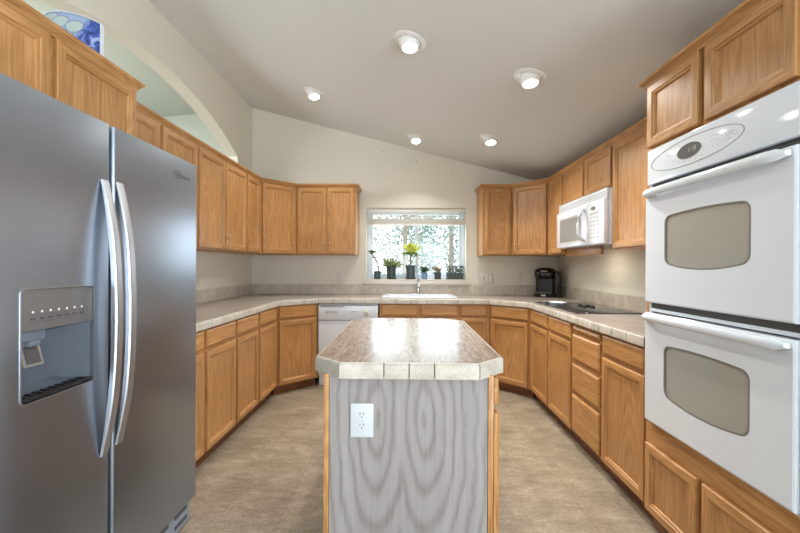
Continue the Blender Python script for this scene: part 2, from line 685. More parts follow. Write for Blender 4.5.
bm = new()
prism(bm, [(-5.2, 0), (1.95, 0), (1.95, ceil_z(1.95)), (XL, ceil_z(XL)), (-5.2, ceil_z(-5.2))], -3.7, -3.55, plane='XZ',
      holes=[[(-1.55, 0.45), (-1.55, 2.15), (1.35, 2.15), (1.35, 0.45)]])
struct(build('wall_rear', bm, WALL))
bm = new()
prism(bm, [(-3.55, 0), (YB, 0), (YB, ceil_z(-5.1)), (-3.55, ceil_z(-5.1))], -5.2, -5.05, plane='YZ',
      holes=[[(0.8, 0.7), (0.8, 2.2), (3.5, 2.2), (3.5, 0.7)]])
struct(build('wall_far', bm, WALL2))

# window over the sink
win = bpy.data.objects.new('window_1', None)
COL.objects.link(win)
struct(win)
bm = new()
y0, y1 = 4.712, 4.775
fwid = 0.034
for a in ((WX0 + .001, WX0 + fwid, WZ0 + .001, WZ1 - .001), (WX1 - fwid, WX1 - .001, WZ0 + .001, WZ1 - .001),
          (WX0 + fwid, WX1 - fwid, WZ0 + .001, WZ0 + fwid), (WX0 + fwid, WX1 - fwid, WZ1 - fwid, WZ1 - .001)):
    box(bm, a[0], a[1], y0, y1, a[2], a[3], 0.004)
build('window_frame', bm, VINYL, win)
for (a, b, yy) in ((WX0 + fwid, 0.150, 4.728), (0.098, WX1 - fwid, 4.750)):
    bm = new()
    s = 0.036
    z0, z1 = WZ0 + fwid, WZ1 - fwid
    box(bm, a, a + s, yy, yy + .02, z0, z1, .003); box(bm, b - s, b, yy, yy + .02, z0, z1, .003)
    box(bm, a + s, b - s, yy, yy + .02, z0, z0 + s, .003); box(bm, a + s, b - s, yy, yy + .02, z1 - s, z1, .003)
    sash = build('sash', bm, VINYL, win)
    bm = new(); box(bm, a + s, b - s, yy + .008, yy + .012, z0 + s, z1 - s)
    build('pane', bm, PANE, sash)
bm = new()
box(bm, -0.515, 0.75, YB - 0.046, YB - 0.001, WZ0 - 0.052, WZ0 - .001, 0.006)
box(bm, WX0 + .001, WX1 - .001, YB - 0.046, y0 - .001, WZ0, WZ0 + 0.012, 0.004)
SILL = WZ0 + 0.012
struct(build('trim_1', bm, TRIMW))

# unseen windows made up for the rooms behind and beside, framing the fill lights
for nm, pl, a, b, c, d, h0, h1 in (('added_window_2', 'XZ', -1.55, 1.35, 0.45, 2.15, -3.66, -3.60), ('added_window_3', 'YZ', 0.8, 3.5, 0.7, 2.2, -5.16, -5.10),
                                   ('added_window_4', 'YZ', -2.2, -0.2, 0.06, 2.06, 1.90, 1.94)):
    bm = new()
    m = (a + b) / 2
    prism(bm, [(a + .001, c + .001), (b - .001, c + .001), (b - .001, d - .001), (a + .001, d - .001)], h0, h1, plane=pl,
          holes=[[(a + .06, c + .06), (a + .06, d - .06), (m - .03, d - .06), (m - .03, c + .06)],
                 [(m + .03, c + .06), (m + .03, d - .06), (b - .06, d - .06), (b - .06, c + .06)]])
    struct(build(nm, bm, VINYL))

# ground outside
bm = new(); box(bm, -30, 30, 4.85, 60, -0.6, -0.4)
struct(build('ground', bm, GRASS))

# ------------------------------------------------------------------ cabinets
def door_front(parent, name, x0, x1, z0, z1, pull=None, fw=0.050):
    bm = new()
    secs = [(0.0, -0.002), (0.0, -0.017), (0.003, -0.0205), (0.006, -0.021), (fw - 0.014, -0.021), (fw - 0.011, -0.017), (fw - 0.004, -0.0155), (fw, -0.008), (fw, -0.002)]
    rings = []
    for i, y in secs:
        rings.append([bm.verts.new(p) for p in ((x0 + i, y, z0 + i), (x1 - i, y, z0 + i), (x1 - i, y, z1 - i), (x0 + i, y, z1 - i))])
    rings.append(rings[0])
    for A, B in zip(rings, rings[1:]):
        for k in range(4):
            f = bm.faces.new((A[k], A[(k + 1) % 4], B[(k + 1) % 4], B[k]))
            f.material_index = 1 if k in (0, 2) else 0
    d = build(name, bm, [OAK_V, OAK_H], parent, 25)
    bm = new(); box(bm, x0 + fw, x1 - fw, -0.0075, -0.0025, z0 + fw, z1 - fw)
    build('panel', bm, OAK_V, d)
    if pull:
        px = x0 + 0.030 if pull == 'L' else x1 - 0.030
        pz = z0 + 0.075
        bm = new()
        tube(bm, [(px, -0.0205, pz - .048), (px, -0.040, pz - .044), (px, -0.047, pz - .03), (px, -0.048, pz), (px, -0.047, pz + .03), (px, -0.040, pz + .044), (px, -0.0205, pz + .048)], 0.0055, 8)
        build('pull', bm, BRASS, d)
    return d


def drawer_front(parent, name, x0, x1, z0, z1):
    bm = new()
    secs = [(0.0, -0.002), (0.0, -0.014), (0.003, -0.0165), (0.012, -0.021)]
    rings = []
    for i, y in secs:
        rings.append([bm.verts.new(p) for p in ((x0 + i, y, z0 + i), (x1 - i, y, z0 + i), (x1 - i, y, z1 - i), (x0 + i, y, z1 - i))])
    for A, B in zip(rings, rings[1:]):
        for k in range(4):
            bm.faces.new((A[k], A[(k + 1) % 4], B[(k + 1) % 4], B[k]))
    bm.faces.new(rings[-1]); bm.faces.new(rings[0][::-1])
    return build(name, bm, OAK_H, parent, 20)


DW0, DW1, DD0, DD1 = 0.738, 0.850, 0.100, 0.714     # drawer and door heights of base cabinets
TOE = 0.088


def base_cab(label, loc, rz, w, d, fronts, group='oak base cabinets', poly=None, toe=True, ztop=0.8625, ftop=0.8625):
    t = thing('base_cabinet', label, 'cabinet', loc, rz, group)
    g = 0.0008
    bm = new()
    if poly:
        prism(bm, poly, TOE, ztop)
    else:
        box(bm, g, w - g, 0.0195, d, TOE, ztop)
    build('carcass', bm, OAK_V, t)
    bm = new(); box(bm, g, w - g, 0.0, 0.019, TOE, ftop, 0.001, 1)
    build('face_frame', bm, OAK_V, t)
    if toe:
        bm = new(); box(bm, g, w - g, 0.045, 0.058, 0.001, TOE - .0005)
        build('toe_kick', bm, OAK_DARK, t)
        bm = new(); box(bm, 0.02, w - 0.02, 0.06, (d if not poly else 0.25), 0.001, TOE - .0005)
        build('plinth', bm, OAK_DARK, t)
    for f in fronts:
        if f[0] == 'door':
            door_front(t, 'door', *f[1:])
        else:
            drawer_front(t, f[0], *f[1:])
    return t


def pair(x0, x1):
    return [('drawer', x0, x1, DW0, DW1), ('door', x0, x1, DD0, DD1)]


M_ = 0.017                                            # reveal of the face frame at each side
dl = abs(XL - XLB) - 0.002
base_cab('oak base cabinet right beside the steel refrigerator, mostly hidden by it', (XLB, 1.93, 0), pi / 2, 0.433, dl, pair(M_, .433 - M_))
w2 = 3.233 - 2.363
base_cab('oak base cabinet with two doors under two drawers along the left wall', (XLB, 2.363, 0), pi / 2, w2, dl,
         pair(M_, .437 - .016) + pair(.437 + .016, w2 - M_))
w3 = 3.691 - 3.233
base_cab('oak base cabinet with one door, left of the angled corner cabinet near the dishwasher', (XLB, 3.233, 0), pi / 2, w3, dl, pair(M_, w3 - .03))


def to_local(pts, loc, rz):
    c, s = cos(-rz), sin(-rz)
    return [((x - loc[0]) * c - (y - loc[1]) * s, (x - loc[0]) * s + (y - loc[1]) * c) for x, y in pts]


e = 0.002
dw = sqrt(2) * 0.3275
n_ = 0.0195 / sqrt(2)
loc = (XLB, 3.691, 0)
base_cab('angled oak corner base cabinet between the left wall run and the dishwasher', loc, pi / 4, dw, 0, pair(.03, dw - .03),
         poly=to_local([(XL + e, YB - e), (XL + e, 3.692), (XLB - .0195, 3.692), (XLB - n_, 3.691 + n_), (-.9155 - n_, YBB + n_), (-.9165, YBB + .0195), (-.9165, YB - e)], loc, pi / 4))
loc = (0.8585, YBB, 0)
base_cab('angled oak corner base cabinet below the coffee maker on the right', loc, -pi / 4, dw, 0, pair(.03, dw - .03),
         poly=to_local([(.8595, YB - e), (.8595, YBB + .0195), (.8585 + n_, YBB + n_), (XRB + n_, 3.691 + n_), (XRB + .0195, 3.692), (XR - e, 3.692), (XR - e, YB - e)], loc, -pi / 4))

db = YB - YBB - 0.002
ws = 0.545 + 0.275
base_cab('oak sink base cabinet with two false drawer fronts below the window', (-0.275, YBB, 0), 0, ws, db,
         [('false_front', .02, .399, DW0, DW1), ('false_front', .425, ws - .014, DW0, DW1), ('door', .02, .399, DD0, DD1), ('door', .425, ws - .014, DD0, DD1)], ztop=0.76)
base_cab('narrow oak base cabinet between the sink cabinet and the right corner', (0.545, YBB, 0), 0, .3135, db, pair(.014, .3135 - .03))

dr = XR - XRB - 0.002
wr = 3.691 - 2.767
base_cab('oak base cabinet with two doors under the black cooktop', (XRB, 3.691, 0), -pi / 2, wr, dr,
         pair(.03, .469 - .016) + pair(.469 + .016, wr - M_), ztop=0.8625)
wd = 2.767 - 2.351
base_cab('oak base cabinet with three drawers and a pull-out cutting board', (XRB, 2.767, 0), -pi / 2, wd, dr,
         [('cutting_board', .025, wd - .02, .808, .836), ('drawer', M_, wd - M_, .612, .782), ('drawer', M_, wd - M_, .390, .576), ('drawer', M_, wd - M_, .108, .360)])
wl = 2.351 - 1.905
base_cab('oak base cabinet with one tall door, right beside the white double oven', (XRB, 2.351, 0), -pi / 2, wl, dr, pair(M_, wl - M_))


def wall_cab(label, loc, rz, w, d, z0, z1, doors, poly=None, name='wall_cabinet', group='oak wall cabinets'):
    t = thing(name, label, 'cabinet', loc, rz, group)
    g = 0.0008
    bm = new()
    if poly:
        prism(bm, poly, z0, z1)
    else:
        box(bm, g, w - g, 0.0195, d, z0, z1)
    build('carcass', bm, OAK_V, t)
    bm = new(); box(bm, g, w - g, 0.0, 0.019, z0, z1, 0.001, 1)
    build('face_frame', bm, OAK_V, t)
    for dd in doors:
        door_front(t, 'door', *dd)
    return t


UD0, UD1 = ZU0 + 0.010, 2.1075
du = XLU - XL - 0.002
w1 = 2.785 - 1.925
wall_cab('oak wall cabinet with two doors, partly hidden behind the refrigerator top', (XLU, 1.925, 0), pi / 2, w1, du, ZU0, ZU1,
         [(M_, .435 - .014, UD0, UD1, 'R'), (.435 + .014, w1 - .012, UD0, UD1, 'L')])
w1 = 3.64 - 2.785
wall_cab('oak wall cabinet on the left wall with two doors and facing pulls', (XLU, 2.785, 0), pi / 2, w1, du, ZU0, ZU1,
         [(.012, .425 - .008, UD0, UD1, 'R'), (.425 + .008, w1 - .012, UD0, UD1, 'L')])
w1 = 3.993 - 3.64
wall_cab('narrow oak wall cabinet with one door, left of the angled left corner cabinet', (XLU, 3.64, 0), pi / 2, w1, du, ZU0, ZU1, [(.012, w1 - .022, UD0, UD1, 'L')])
dwu = sqrt(2) * 0.3035
loc = (XLU, 3.993, 0)
wall_cab('angled oak wall cabinet in the left corner', loc, pi / 4, dwu, 0, ZU0, ZU1, [(.028, dwu - .028, UD0, UD1, 'R')],
         poly=to_local([(XL + e, YB - e), (XL + e, 3.994), (XLU - .0195, 3.994), (XLU - n_, 3.993 + n_), (-1.2165 - n_, YU + n_), (-1.2175, YU + .0195), (-1.2175, YB - e)], loc, pi / 4))
wb = 1.2165 - 0.560
dub = YB - YU - 0.002
wall_cab('oak wall cabinet with two doors just left of the window', (-1.2165, YU, 0), 0, wb, dub, ZU0, ZU1,
         [(.014, .326, UD0, UD1, 'R'), (.346, wb - .022, UD0, UD1, 'L')])
wb2 = 1.1588 - 0.835
wall_cab('narrow oak wall cabinet with one door just right of the window', (0.835, YU, 0), 0, wb2, dub, ZU0, ZU1, [(.028, wb2 - .018, UD0, UD1)])
loc = (1.1588, YU, 0)
dwr = sqrt(2) * 0.3042
wall_cab('angled oak wall cabinet in the right corner above the coffee maker', loc, -pi / 4, dwr, 0, ZU0, ZU1, [(.028, dwr - .028, UD0, UD1, 'L')],
         poly=to_local([(1.1598, YB - e), (1.1598, YU + .0195), (1.1588 + n_, YU + n_), (XRU + n_, 3.993 + n_), (XRU + .0195, 3.994), (XR - e, 3.994), (XR - e, YB - e)], loc, -pi / 4))
dur = XR - XRU - 0.002
w1 = 3.993 - 3.634
wall_cab('narrow tall oak wall cabinet with one door, far side of the microwave', (XRU, 3.993, 0), -pi / 2, w1, dur, ZU0, ZU1, [(.022, w1 - .014, UD0, UD1)])
w1 = 3.634 - 2.767
wall_cab('short oak wall cabinet with two doors above the white microwave', (XRU, 3.634, 0), -pi / 2, w1, dur, 1.815, ZU1,
         [(.014, .437 - .014, 1.828, UD1), (.437 + .014, w1 - .014, 1.828, UD1)])
w1 = 2.767 - 1.905
wall_cab('tall oak wall cabinet between the microwave and the double oven', (XRU, 2.767, 0), -pi / 2, w1, dur, ZU0, ZU1,
         [(.016, .427 - .012, UD0, UD1), (.427 + .012, w1 - .016, UD0, UD1)])
# cabinet over the refrigerator
XF = -1.345
w1 = 1.900 - 0.985
wall_cab('deep oak cabinet over the stainless steel refrigerator', (XF, 0.985, 0), pi / 2, w1, XF - XL - .002, 1.80, ZU1,
         [(.014, w1 / 2 - .018, 1.812, UD1), (w1 / 2 + .012, w1 - .014, 1.812, UD1)])

# strip of oak under the microwave
bm = new(); box(bm, 1.485, 1.503, 2.99, 3.632, 1.348, 1.4095, .002)
tag(build('wood_valance', bm, OAK_H), 'short oak strip hanging below the back of the white microwave', 'wood strip')

# crown mouldings
CR = [(-0.001, 2.111), (0.006, 2.111), (0.009, 2.115), (0.010, 2.121), (0.016, 2.129), (0.024, 2.136), (0.027, 2.138), (0.029, 2.144), (0.029, 2.150), (0.026, 2.153), (-0.001, 2.153)]


def crown(label, path, group='oak crown mouldings'):
    bm = new()
    # pull the path off the frames a hair
    sweep(bm, CR, path)
    return tag(build('crown_moulding', bm, OAK_H, angle=24), label, 'moulding', group)


g_ = 0.0025
crown('oak crown moulding along the top of the left wall cabinets to the window',
      [(XLU + g_, 1.935), (XLU + g_, 3.993 - g_ * .4), (-1.2165 + g_ * .4, YU - g_), (-0.5575, YU - g_), (-0.5575, YB - .003)])
crown('oak crown moulding along the right wall cabinets above the microwave',
      [(0.8325, YB - .003), (0.8325, YU - g_), (1.1588 - g_ * .4, YU - g_), (XRU - g_, 3.993 - g_ * .4), (XRU - g_, 1.938)])
crown('oak crown moulding on top of the cabinet over the refrigerator', [(XF + g_, 0.985), (XF + g_, 1.9025), (XLU + 0.034, 1.9025)])
XO = 1.165
crown('oak crown moulding on top of the double oven cabinet', [(XRU - 0.034, 1.9035), (XO - g_, 1.9035), (XO - g_, 1.11)])

# ------------------------------------------------------------------ counter
ct = thing('countertop', 'beige tiled countertop running around three walls of the kitchen', 'countertop')
NX0, NX1, NY = -1.211, 1.154, 3.986
NL = [(NX0, 1.934), (NX0, 3.678), (-0.903, NY), (0.846, NY), (NX1, 3.678), (NX1, 1.9045)]
SX0, SX1, SY0, SY1 = -0.262, 0.542, 4.085, 4.535
bm = new()
ins = 0.012
NI = [(NX0 - ins, 1.934), (NX0 - ins, 3.678 + .005), (-0.903 - .005, NY + ins), (0.846 + .005, NY + ins), (NX1 + ins, 3.678 + .005), (NX1 + ins, 1.9045)]
prism(bm, NI + [(XR - e, 1.9045), (XR - e, YB - e), (XL + e, YB - e), (XL + e, 1.934)], 0.8635, CT,
      holes=[[(SX0 + .03, SY0 + .03), (SX1 - .03, SY0 + .03), (SX1 - .03, SY1 - .03), (SX0 + .03, SY1 - .03)]])
build('tiled_top', bm, TOP_TILE, ct)


def nosing(path, closed, pitch, parent, h0, h1, th, name='edge_tiles', joints=None):
    """edge tiles as single pieces with open joints over a dark grout bed"""
    bm = new()
    n = len(path)
    segs = n if closed else n - 1
    for i in range(segs):
        a, b = Vector(path[i]), Vector(path[(i + 1) % n])
        L = (b - a).length
        d = (b - a) / L
        nr = Vector((d.y, -d.x))                       # outwards
        cuts = joints[i] if joints and joints[i] else None
        if cuts is None:
            k = max(1, round(L / pitch))
            cuts = [L * j / k for j in range(k + 1)]
        def half(v, e_dir):                             # mitre offset at a corner
            return 0.0
        for c0, c1 in zip(cuts, cuts[1:]):
            p0 = a + d * (c0 + .002)
            p1 = a + d * (c1 - .002)
            # mitre back edge where the piece meets a corner
            m0 = m1 = 0.0
            if (closed or i > 0) and c0 < 1e-6:
                pd = (a - Vector(path[i - 1])).normalized()
                m0 = math.tan(pd.angle(d) / 2) * th * (1 if (pd.x * d.y - pd.y * d.x) > 0 else -1)
            if (closed or i < segs - 1) and abs(c1 - L) < 1e-6:
                nd = (Vector(path[(i + 2) % n]) - b).normalized()
                m1 = math.tan(d.angle(nd) / 2) * th * (1 if (d.x * nd.y - d.y * nd.x) > 0 else -1)
            q0 = p0 - nr * th + d * m0
            q1 = p1 - nr * th - d * m1
            bv = 0.005
            rows = [(0, h0), (0, h1 - bv * 1.6), (bv * .5, h1 - bv * .5), (bv * 1.6, h1), (th, h1), (th, h0)]
            ends = []
            for P, Q in ((p0, q0), (p1, q1)):
                ends.append([bm.verts.new((P.x + (Q.x - P.x) * o / th, P.y + (Q.y - P.y) * o / th, z)) for o, z in rows])
            A, B = ends
            k = len(rows)
            for j in range(k):
                bm.faces.new((A[j], A[(j + 1) % k], B[(j + 1) % k], B[j]))
            bm.faces.new(A[::-1]); bm.faces.new(B)
    o = build(name, bm, NOSE, parent, 50)
    return o


nosing(NL, False, 0.153, ct, 0.8635, CT + .001, 0.011)
bm = new()
g2 = [(p[0], p[1]) for p in NL]
sweep(bm, [(-0.0115, 0.866), (-0.003, 0.866), (-0.003, CT - .003), (-0.0115, CT - .003)], g2)
build('grout_bed', bm, GROUT, ct)
bm = new()
SPH = CT + 0.1165
sweep(bm, [(0.0, CT + .0005), (0.010, CT + .0005), (0.010, SPH - .003), (0.007, SPH), (0.0, SPH)],
      [(XL + .0015, 1.934), (XL + .0015, YB - .0015), (XR - .0015, YB - .0015), (XR - .0015, 1.9045)])
build('backsplash', bm, SPLASH, ct)

# ------------------------------------------------------------------ sink and faucet
sk = thing('kitchen_sink', 'white drop-in kitchen sink under the window', 'sink', (0.14, 4.31, CT))
hw, hd = (SX1 - SX0) / 2, (SY1 - SY0) / 2


def rrect(hx, hy, r, n=5):
    pts = []
    for cx, cy, a0 in ((hx - r, hy - r, 0), (-hx + r, hy - r, 90), (-hx + r, -hy + r, 180), (hx - r, -hy + r, 270)):
        for i in range(n + 1):
            a = radians(a0 + 90 * i / n)
            pts.append((cx + r * cos(a), cy + r * sin(a)))
    return pts


def loft(bm, secs, cap=True, mi=0, closed_first=False):
    rings = []
    for pts, z, off in secs:
        rings.append([bm.verts.new((p[0] + off[0], p[1] + off[1], z)) for p in pts])
    for A, B in zip(rings, rings[1:]):
        k = len(A)
        for i in range(k):
            bm.faces.new((A[i], A[(i + 1) % k], B[(i + 1) % k], B[i])).material_index = mi
    if cap:
        bm.faces.new(rings[-1]).material_index = mi
    if closed_first:
        bm.faces.new(rings[0][::-1]).material_index = mi
    return rings


bm = new()
o0 = (0, 0)
ob = (0, -0.028)
loft(bm, [(rrect(hw - .034, hd - .034, .03), -.004, o0), (rrect(hw - .01, hd - .01, .04), 0.0012, o0), (rrect(hw, hd, .045), 0.002, o0), (rrect(hw, hd, .045), 0.010, o0),
          (rrect(hw - .008, hd - .008, .04), .017, o0),
          (rrect(hw - .05, hd - .072, .05), .016, ob), (rrect(hw - .058, hd - .08, .05), .008, ob), (rrect(hw - .075, hd - .095, .05), -.132, ob), (rrect(hw - .1, hd - .115, .05), -.143, ob)])
build('basin', bm, WHITE, sk)
bm = new(); lathe(bm, [(0, -.1385), (.03, -.1385), (.042, -.1395), (.045, -.1425)], (0.0, -0.02, 0), 20)
build('drain', bm, CHROME, sk)

fc = thing('faucet', 'chrome single-lever faucet behind the white sink', 'faucet', (0.14, 4.495, CT + .0175))
bm = new()
loft(bm, [(rrect(.125, .028, .027), 0.0005, o0), (rrect(.125, .028, .027), .006, o0), (rrect(.118, .021, .02), .010, o0)], closed_first=True)
build('deck_plate', bm, CHROME, fc)
bm = new(); lathe(bm, [(.028, .010), (.026, .02), (.023, .03), (.022, .09), (.024, .105), (.022, .12), (0, .128)], n=20)
build('faucet_body', bm, CHROME, fc)
bm = new()
tube(bm, [(0, -.015, .075), (0, -.05, .105), (0, -.10, .125), (0, -.15, .125), (0, -.18, .112), (0, -.19, .095)], [.016, .016, .0155, .015, .015, .015], 12)
build('spout', bm, CHROME, fc)
bm = new(); tube(bm, [(0, 0, .125), (0, .008, .14), (0, .0, .160), (0, -.03, .178)], [.016, .015, .012, .009], 10, flat=(1.3, .7))
build('lever', bm, CHROME, fc)

# ------------------------------------------------------------------ dishwasher
DWW = 0.2765
dwx0, dwx1 = -0.9155, -0.2765
dwc = (dwx0 + dwx1) / 2
dwt = thing('dishwasher', 'white dishwasher built in below the counter left of the sink cabinet', 'dishwasher', (dwc, 4.012, 0))
hwid = (dwx1 - dwx0) / 2 - .012
bm = new(); box(bm, -hwid, hwid, 0.012, 0.58, 0.10, 0.855)
build('tub_body', bm, WHITE_P, dwt)
bm = new(); box(bm, -hwid, hwid, -0.012, 0.011, 0.125, 0.684, .004)
build('door', bm, WHITE, dwt)
cp = new(); box(cp, -hwid, hwid, -0.022, 0.011, 0.690, 0.848, .006)
cpo = build('control_panel', cp, WHITE, dwt)
bm = new(); box(bm, -hwid + .01, hwid - .01, -0.0224, -0.0226 + .0003, .838, .8435)
box(bm, -hwid + .02, hwid - .35, -0.0235, -0.0222, .826, .832)
build('vent_slot', bm, DARKGREY, cpo)
bm = new(); lathe(bm, [(.031, 0), (.031, .004), (.026, .006), (.023, .020), (.020, .024), (0, .024)], n=24, M=Matrix.Translation((.19, -.0222, .765)) @ Matrix.Rotation(pi / 2, 4, 'X'))
kn = build('dial', bm, OFFWHITE, cpo)
bm = new(); box(bm, .187, .193, -.0478, -.0463, .748, .784)
build('pointer', bm, GREY, kn)
bm = new()
for i, x in enumerate((-.215, -.172, -.130)):
    pr = [(x + .02 * cos(2 * pi * k / 20), .775 + .010 * sin(2 * pi * k / 20)) for k in range(20)]
    pi_ = [(x + .0165 * cos(2 * pi * k / 20), .775 + .0068 * sin(2 * pi * k / 20)) for k in range(20)]
    prism(bm, pr, -.0232, -.0222, plane='XZ', holes=[pi_])
for x in (-.215, -.172, -.130, .03, .06, .09):
    box(bm, x - .012, x + .012, -.0228, -.0222, .756, .759)
box(bm, .02, .10, -.0228, -.0222, .777, .781)
build('button_marks', bm, GREY, cpo)
bm = new(); box(bm, -hwid, hwid, 0.03, 0.045, 0.001, 0.118, .003)
build('kick_plate', bm, WHITE_P, dwt)

# ------------------------------------------------------------------ island
isl = thing('kitchen_island', 'kitchen island with tiled top and grey wood end panel in the middle of the floor', 'island', (0.012, 1.40, 0))
# local x 0 is the centre line, local y 0 the front panel
IY1 = 1.085
bm = new(); box(bm, -.287, .282, .006, IY1 - .02, TOE, .8625)
build('carcass', bm, OAK_V, isl)
bm = new(); box(bm, -.2855, .2815, -.006, .005, .004, .8625)
build('end_panel', bm, VENEER, isl)
isl.children[-1]['label'] = 'grey washed wood end panel'
bm = new(); box(bm, -.306, -.2875, -.008, IY1, .004, .8625, .002)
build('side_panel', bm, OAK_V, isl)
bm = new(); box(bm, .2835, .303, -.008, IY1, TOE, .8625, .002)
build('face_frame', bm, OAK_V, isl)
bm = new(); box(bm, .2825, .303, -.008, .03, .004, TOE - .001, .002); box(bm, .24, .255, .031, IY1, .004, TOE - .001)
build('toe_kick', bm, OAK_V, isl)
bm = new(); box(bm, -.287, .303, IY1 - .019, IY1, TOE, .8625)
build('back_panel', bm, OAK_V, isl)
# doors and drawers on the right side: their own frame turned to face +x
rt = Matrix.Translation((.303, -.008, 0)) @ Matrix.Rotation(pi / 2, 4, 'Z')
for k in range(2):
    x0 = .002 + k * .545
    d1 = drawer_front(isl, 'drawer', x0, x0 + .52, .756, .852)
    d2 = door_front(isl, 'door', x0, x0 + .52, .108, .728)
    for d in (d1, d2):
        d.matrix_local = rt
bm = new()
IH = 0.352
IF, IB = -0.048, 1.135
CH = 0.103
octo = [(-.246, IF), (.246, IF), (IH, IF + CH), (IH, IB - CH), (.246, IB), (-.246, IB), (-IH, IB - CH), (-IH, IF + CH)]
octi = [(x * (1 - .0115 / .352), y + (.0115 if y < .2 else -.0115) * (1 if abs(x) < .3 else .42)) for x, y in octo]
prism(bm, octi, .8635, CT)
build('tiled_top', bm, ISL_TILE, isl)
fj = [0, .158, .246, .334, .492]
nosing(octo, True, .155, isl, .857, CT + .001, .011, joints=[fj, [0, sqrt((IH - .246) ** 2 + CH ** 2)], None, [0, sqrt((IH - .246) ** 2 + CH ** 2)], fj, [0, sqrt((IH - .246) ** 2 + CH ** 2)], None, [0, sqrt((IH - .246) ** 2 + CH ** 2)]])
bm = new()
sweep(bm, [(-0.011, .8645), (-0.003, .8645), (-0.003, CT - .003), (-0.011, CT - .003)], octo, True)
build('grout_bed', bm, GROUT, isl)


# ------------------------------------------------------------------ outlets and switches
def outlet(name, label, loc, rz, cat='outlet', kind='duplex', w=.072, h=.118, tint=WHITE_P):
    t = thing(name, label, cat, loc, rz, 'electrical plates')
    bm = new()
    box(bm, -w / 2, w / 2, -.006, -.0002, -h / 2, h / 2, .0025)
    build('cover_plate', bm, tint, t)
    if kind == 'duplex':
        for s in (1, -1):
            bm = new()
            pr = [(.0165 * max(-1, min(1, 1.0 * cos(2 * pi * k / 28))), s * .0195 + .0145 * max(-.86, min(.86, sin(2 * pi * k / 28)))) for k in range(28)]
            prism(bm, pr, -.0075, -.0058, plane='XZ')
            r = build('socket', bm, tint, t)
            bm = new()
            for sx in (-.0065, .0065):
                box(bm, sx - .0013, sx + .0013, -.0079, -.0074, s * .0195 + .001, s * .0195 + .009)
            prism(bm, [(.0026 * cos(2 * pi * k / 10), s * .0195 - .0065 + .0026 * sin(2 * pi * k / 10)) for k in range(10)], -.0079, -.0074, plane='XZ')
            build('slots', bm, SLOT, r)
        bm = new(); lathe(bm, [(0, .0005), (.0028, .0003), (.003, 0)], n=10, M=Matrix.Translation((0, -.0060, 0)) @ Matrix.Rotation(pi / 2, 4, 'X'))
        build('screw', bm, LIGHTGREY, t)
    else:
        for k in range(kind):
            x = (k - (kind - 1) / 2) * .046
            bm = new(); box(bm, x - .0165, x + .0165, -.0078, -.0058, -.033, .033, .001)
            r = build('rocker', bm, tint, t)
            bm = new(); box(bm, x - .014, x + .014, -.0105, -.0077, -.003, .030, .001)
            build('paddle', bm, tint, r)
    return t


outlet('wall_outlet', 'white duplex outlet on the grey end panel of the island', (-0.156, 1.394 - .0005, .698), 0, w=.083, h=.121, tint=plain('outlet_white', (198, 203, 210), .35))
outlet('wall_outlet', 'duplex outlet on the back wall to the left of the sink window', (-0.79, YB, 1.105), 0, tint=OFFWHITE)
outlet('light_switch', 'wide three-gang switch plate on the back wall right of the window', (0.958, YB, 1.108), 0, 'switch', 3, w=.165, tint=OFFWHITE)
outlet('wall_outlet', 'duplex outlet on the back wall beside the black coffee maker', (1.335, YB, 1.115), 0, tint=OFFWHITE)
outlet('wall_outlet', 'duplex outlet on the left wall above the counter beside the refrigerator', (XL, 3.40, 1.13), pi / 2, tint=OFFWHITE)

# ------------------------------------------------------------------ refrigerator
fr = thing('refrigerator', 'stainless steel side-by-side refrigerator with ice and water dispenser', 'refrigerator', (-1.03, 0.985, 0), pi / 2)
FW = 0.915
bm = new(); box(bm, -.031, FW - .004, .083, .74, .02, 1.725, .006)
build('cabinet_body', bm, DARKGREY, fr)
DZ0, DZ1 = .124, 1.736


def fridge_door(x0, x1, hole=None):
    """door slab with softly rounded vertical edges and a gently bowed front; optional recess"""
    bm = new()
    th = .075
    if not hole:
        box(bm, x0, x1, 0, th, DZ0, DZ1, .012, 4, axis=2)
        return bm
    hx0, hx1, hz0, hz1 = hole
    b = .012
    prof = [(x0, th), (x0, b)] + [(x0 + b - b * cos(radians(a)), b - b * sin(radians(a))) for a in (22, 45, 67)] + [(x0 + b, 0)]
    prof_r = [(x1 - b, 0)] + [(x1 - b + b * sin(radians(a)), b - b * cos(radians(a))) for a in (22, 45, 67)] + [(x1, b), (x1, th)]
    # front face with its opening
    pts = [(x0 + b, DZ0), (x1 - b, DZ0), (x1 - b, DZ1), (x0 + b, DZ1)]
    rr = []
    r = .012
    for cx, cz, a0 in ((hx1 - r, hz1 - r, 0), (hx0 + r, hz1 - r, 90), (hx0 + r, hz0 + r, 180), (hx1 - r, hz0 + r, 270)):
        for i in range(5):
            a = radians(a0 + 22.5 * i)
            rr.append((cx + r * cos(a), cz + r * sin(a)))
    loops = [pts, rr]
    flat = pts + rr
    vs = [bm.verts.new((p[0], 0, p[1])) for p in flat]
    for t in tessellate_polygon([[Vector((p[0], p[1], 0)) for p in lp] for lp in loops]):
        bm.faces.new([vs[i] for i in t])
    inner = [bm.verts.new((p[0], .012, p[1])) for p in rr]
    n = len(rr)
    for i in range(n):
        bm.faces.new((vs[4 + i], vs[4 + (i + 1) % n], inner[(i + 1) % n], inner[i]))
    # sides, top, bottom, back
    outline = prof + prof_r
    lo = [bm.verts.new((p[0], p[1], DZ0)) for p in outline]
    hi = [bm.verts.new((p[0], p[1], DZ1)) for p in outline]
    m = len(outline)
    for i in range(m):
        j = (i + 1) % m
        if i == len(prof) - 1:
            continue                                   # the front face itself
        bm.faces.new((lo[i], lo[j], hi[j], hi[i]))
    bm.faces.new(lo); bm.faces.new(hi[::-1])
    bmesh.ops.remove_doubles(bm, verts=bm.verts, dist=1e-5)
    return bm


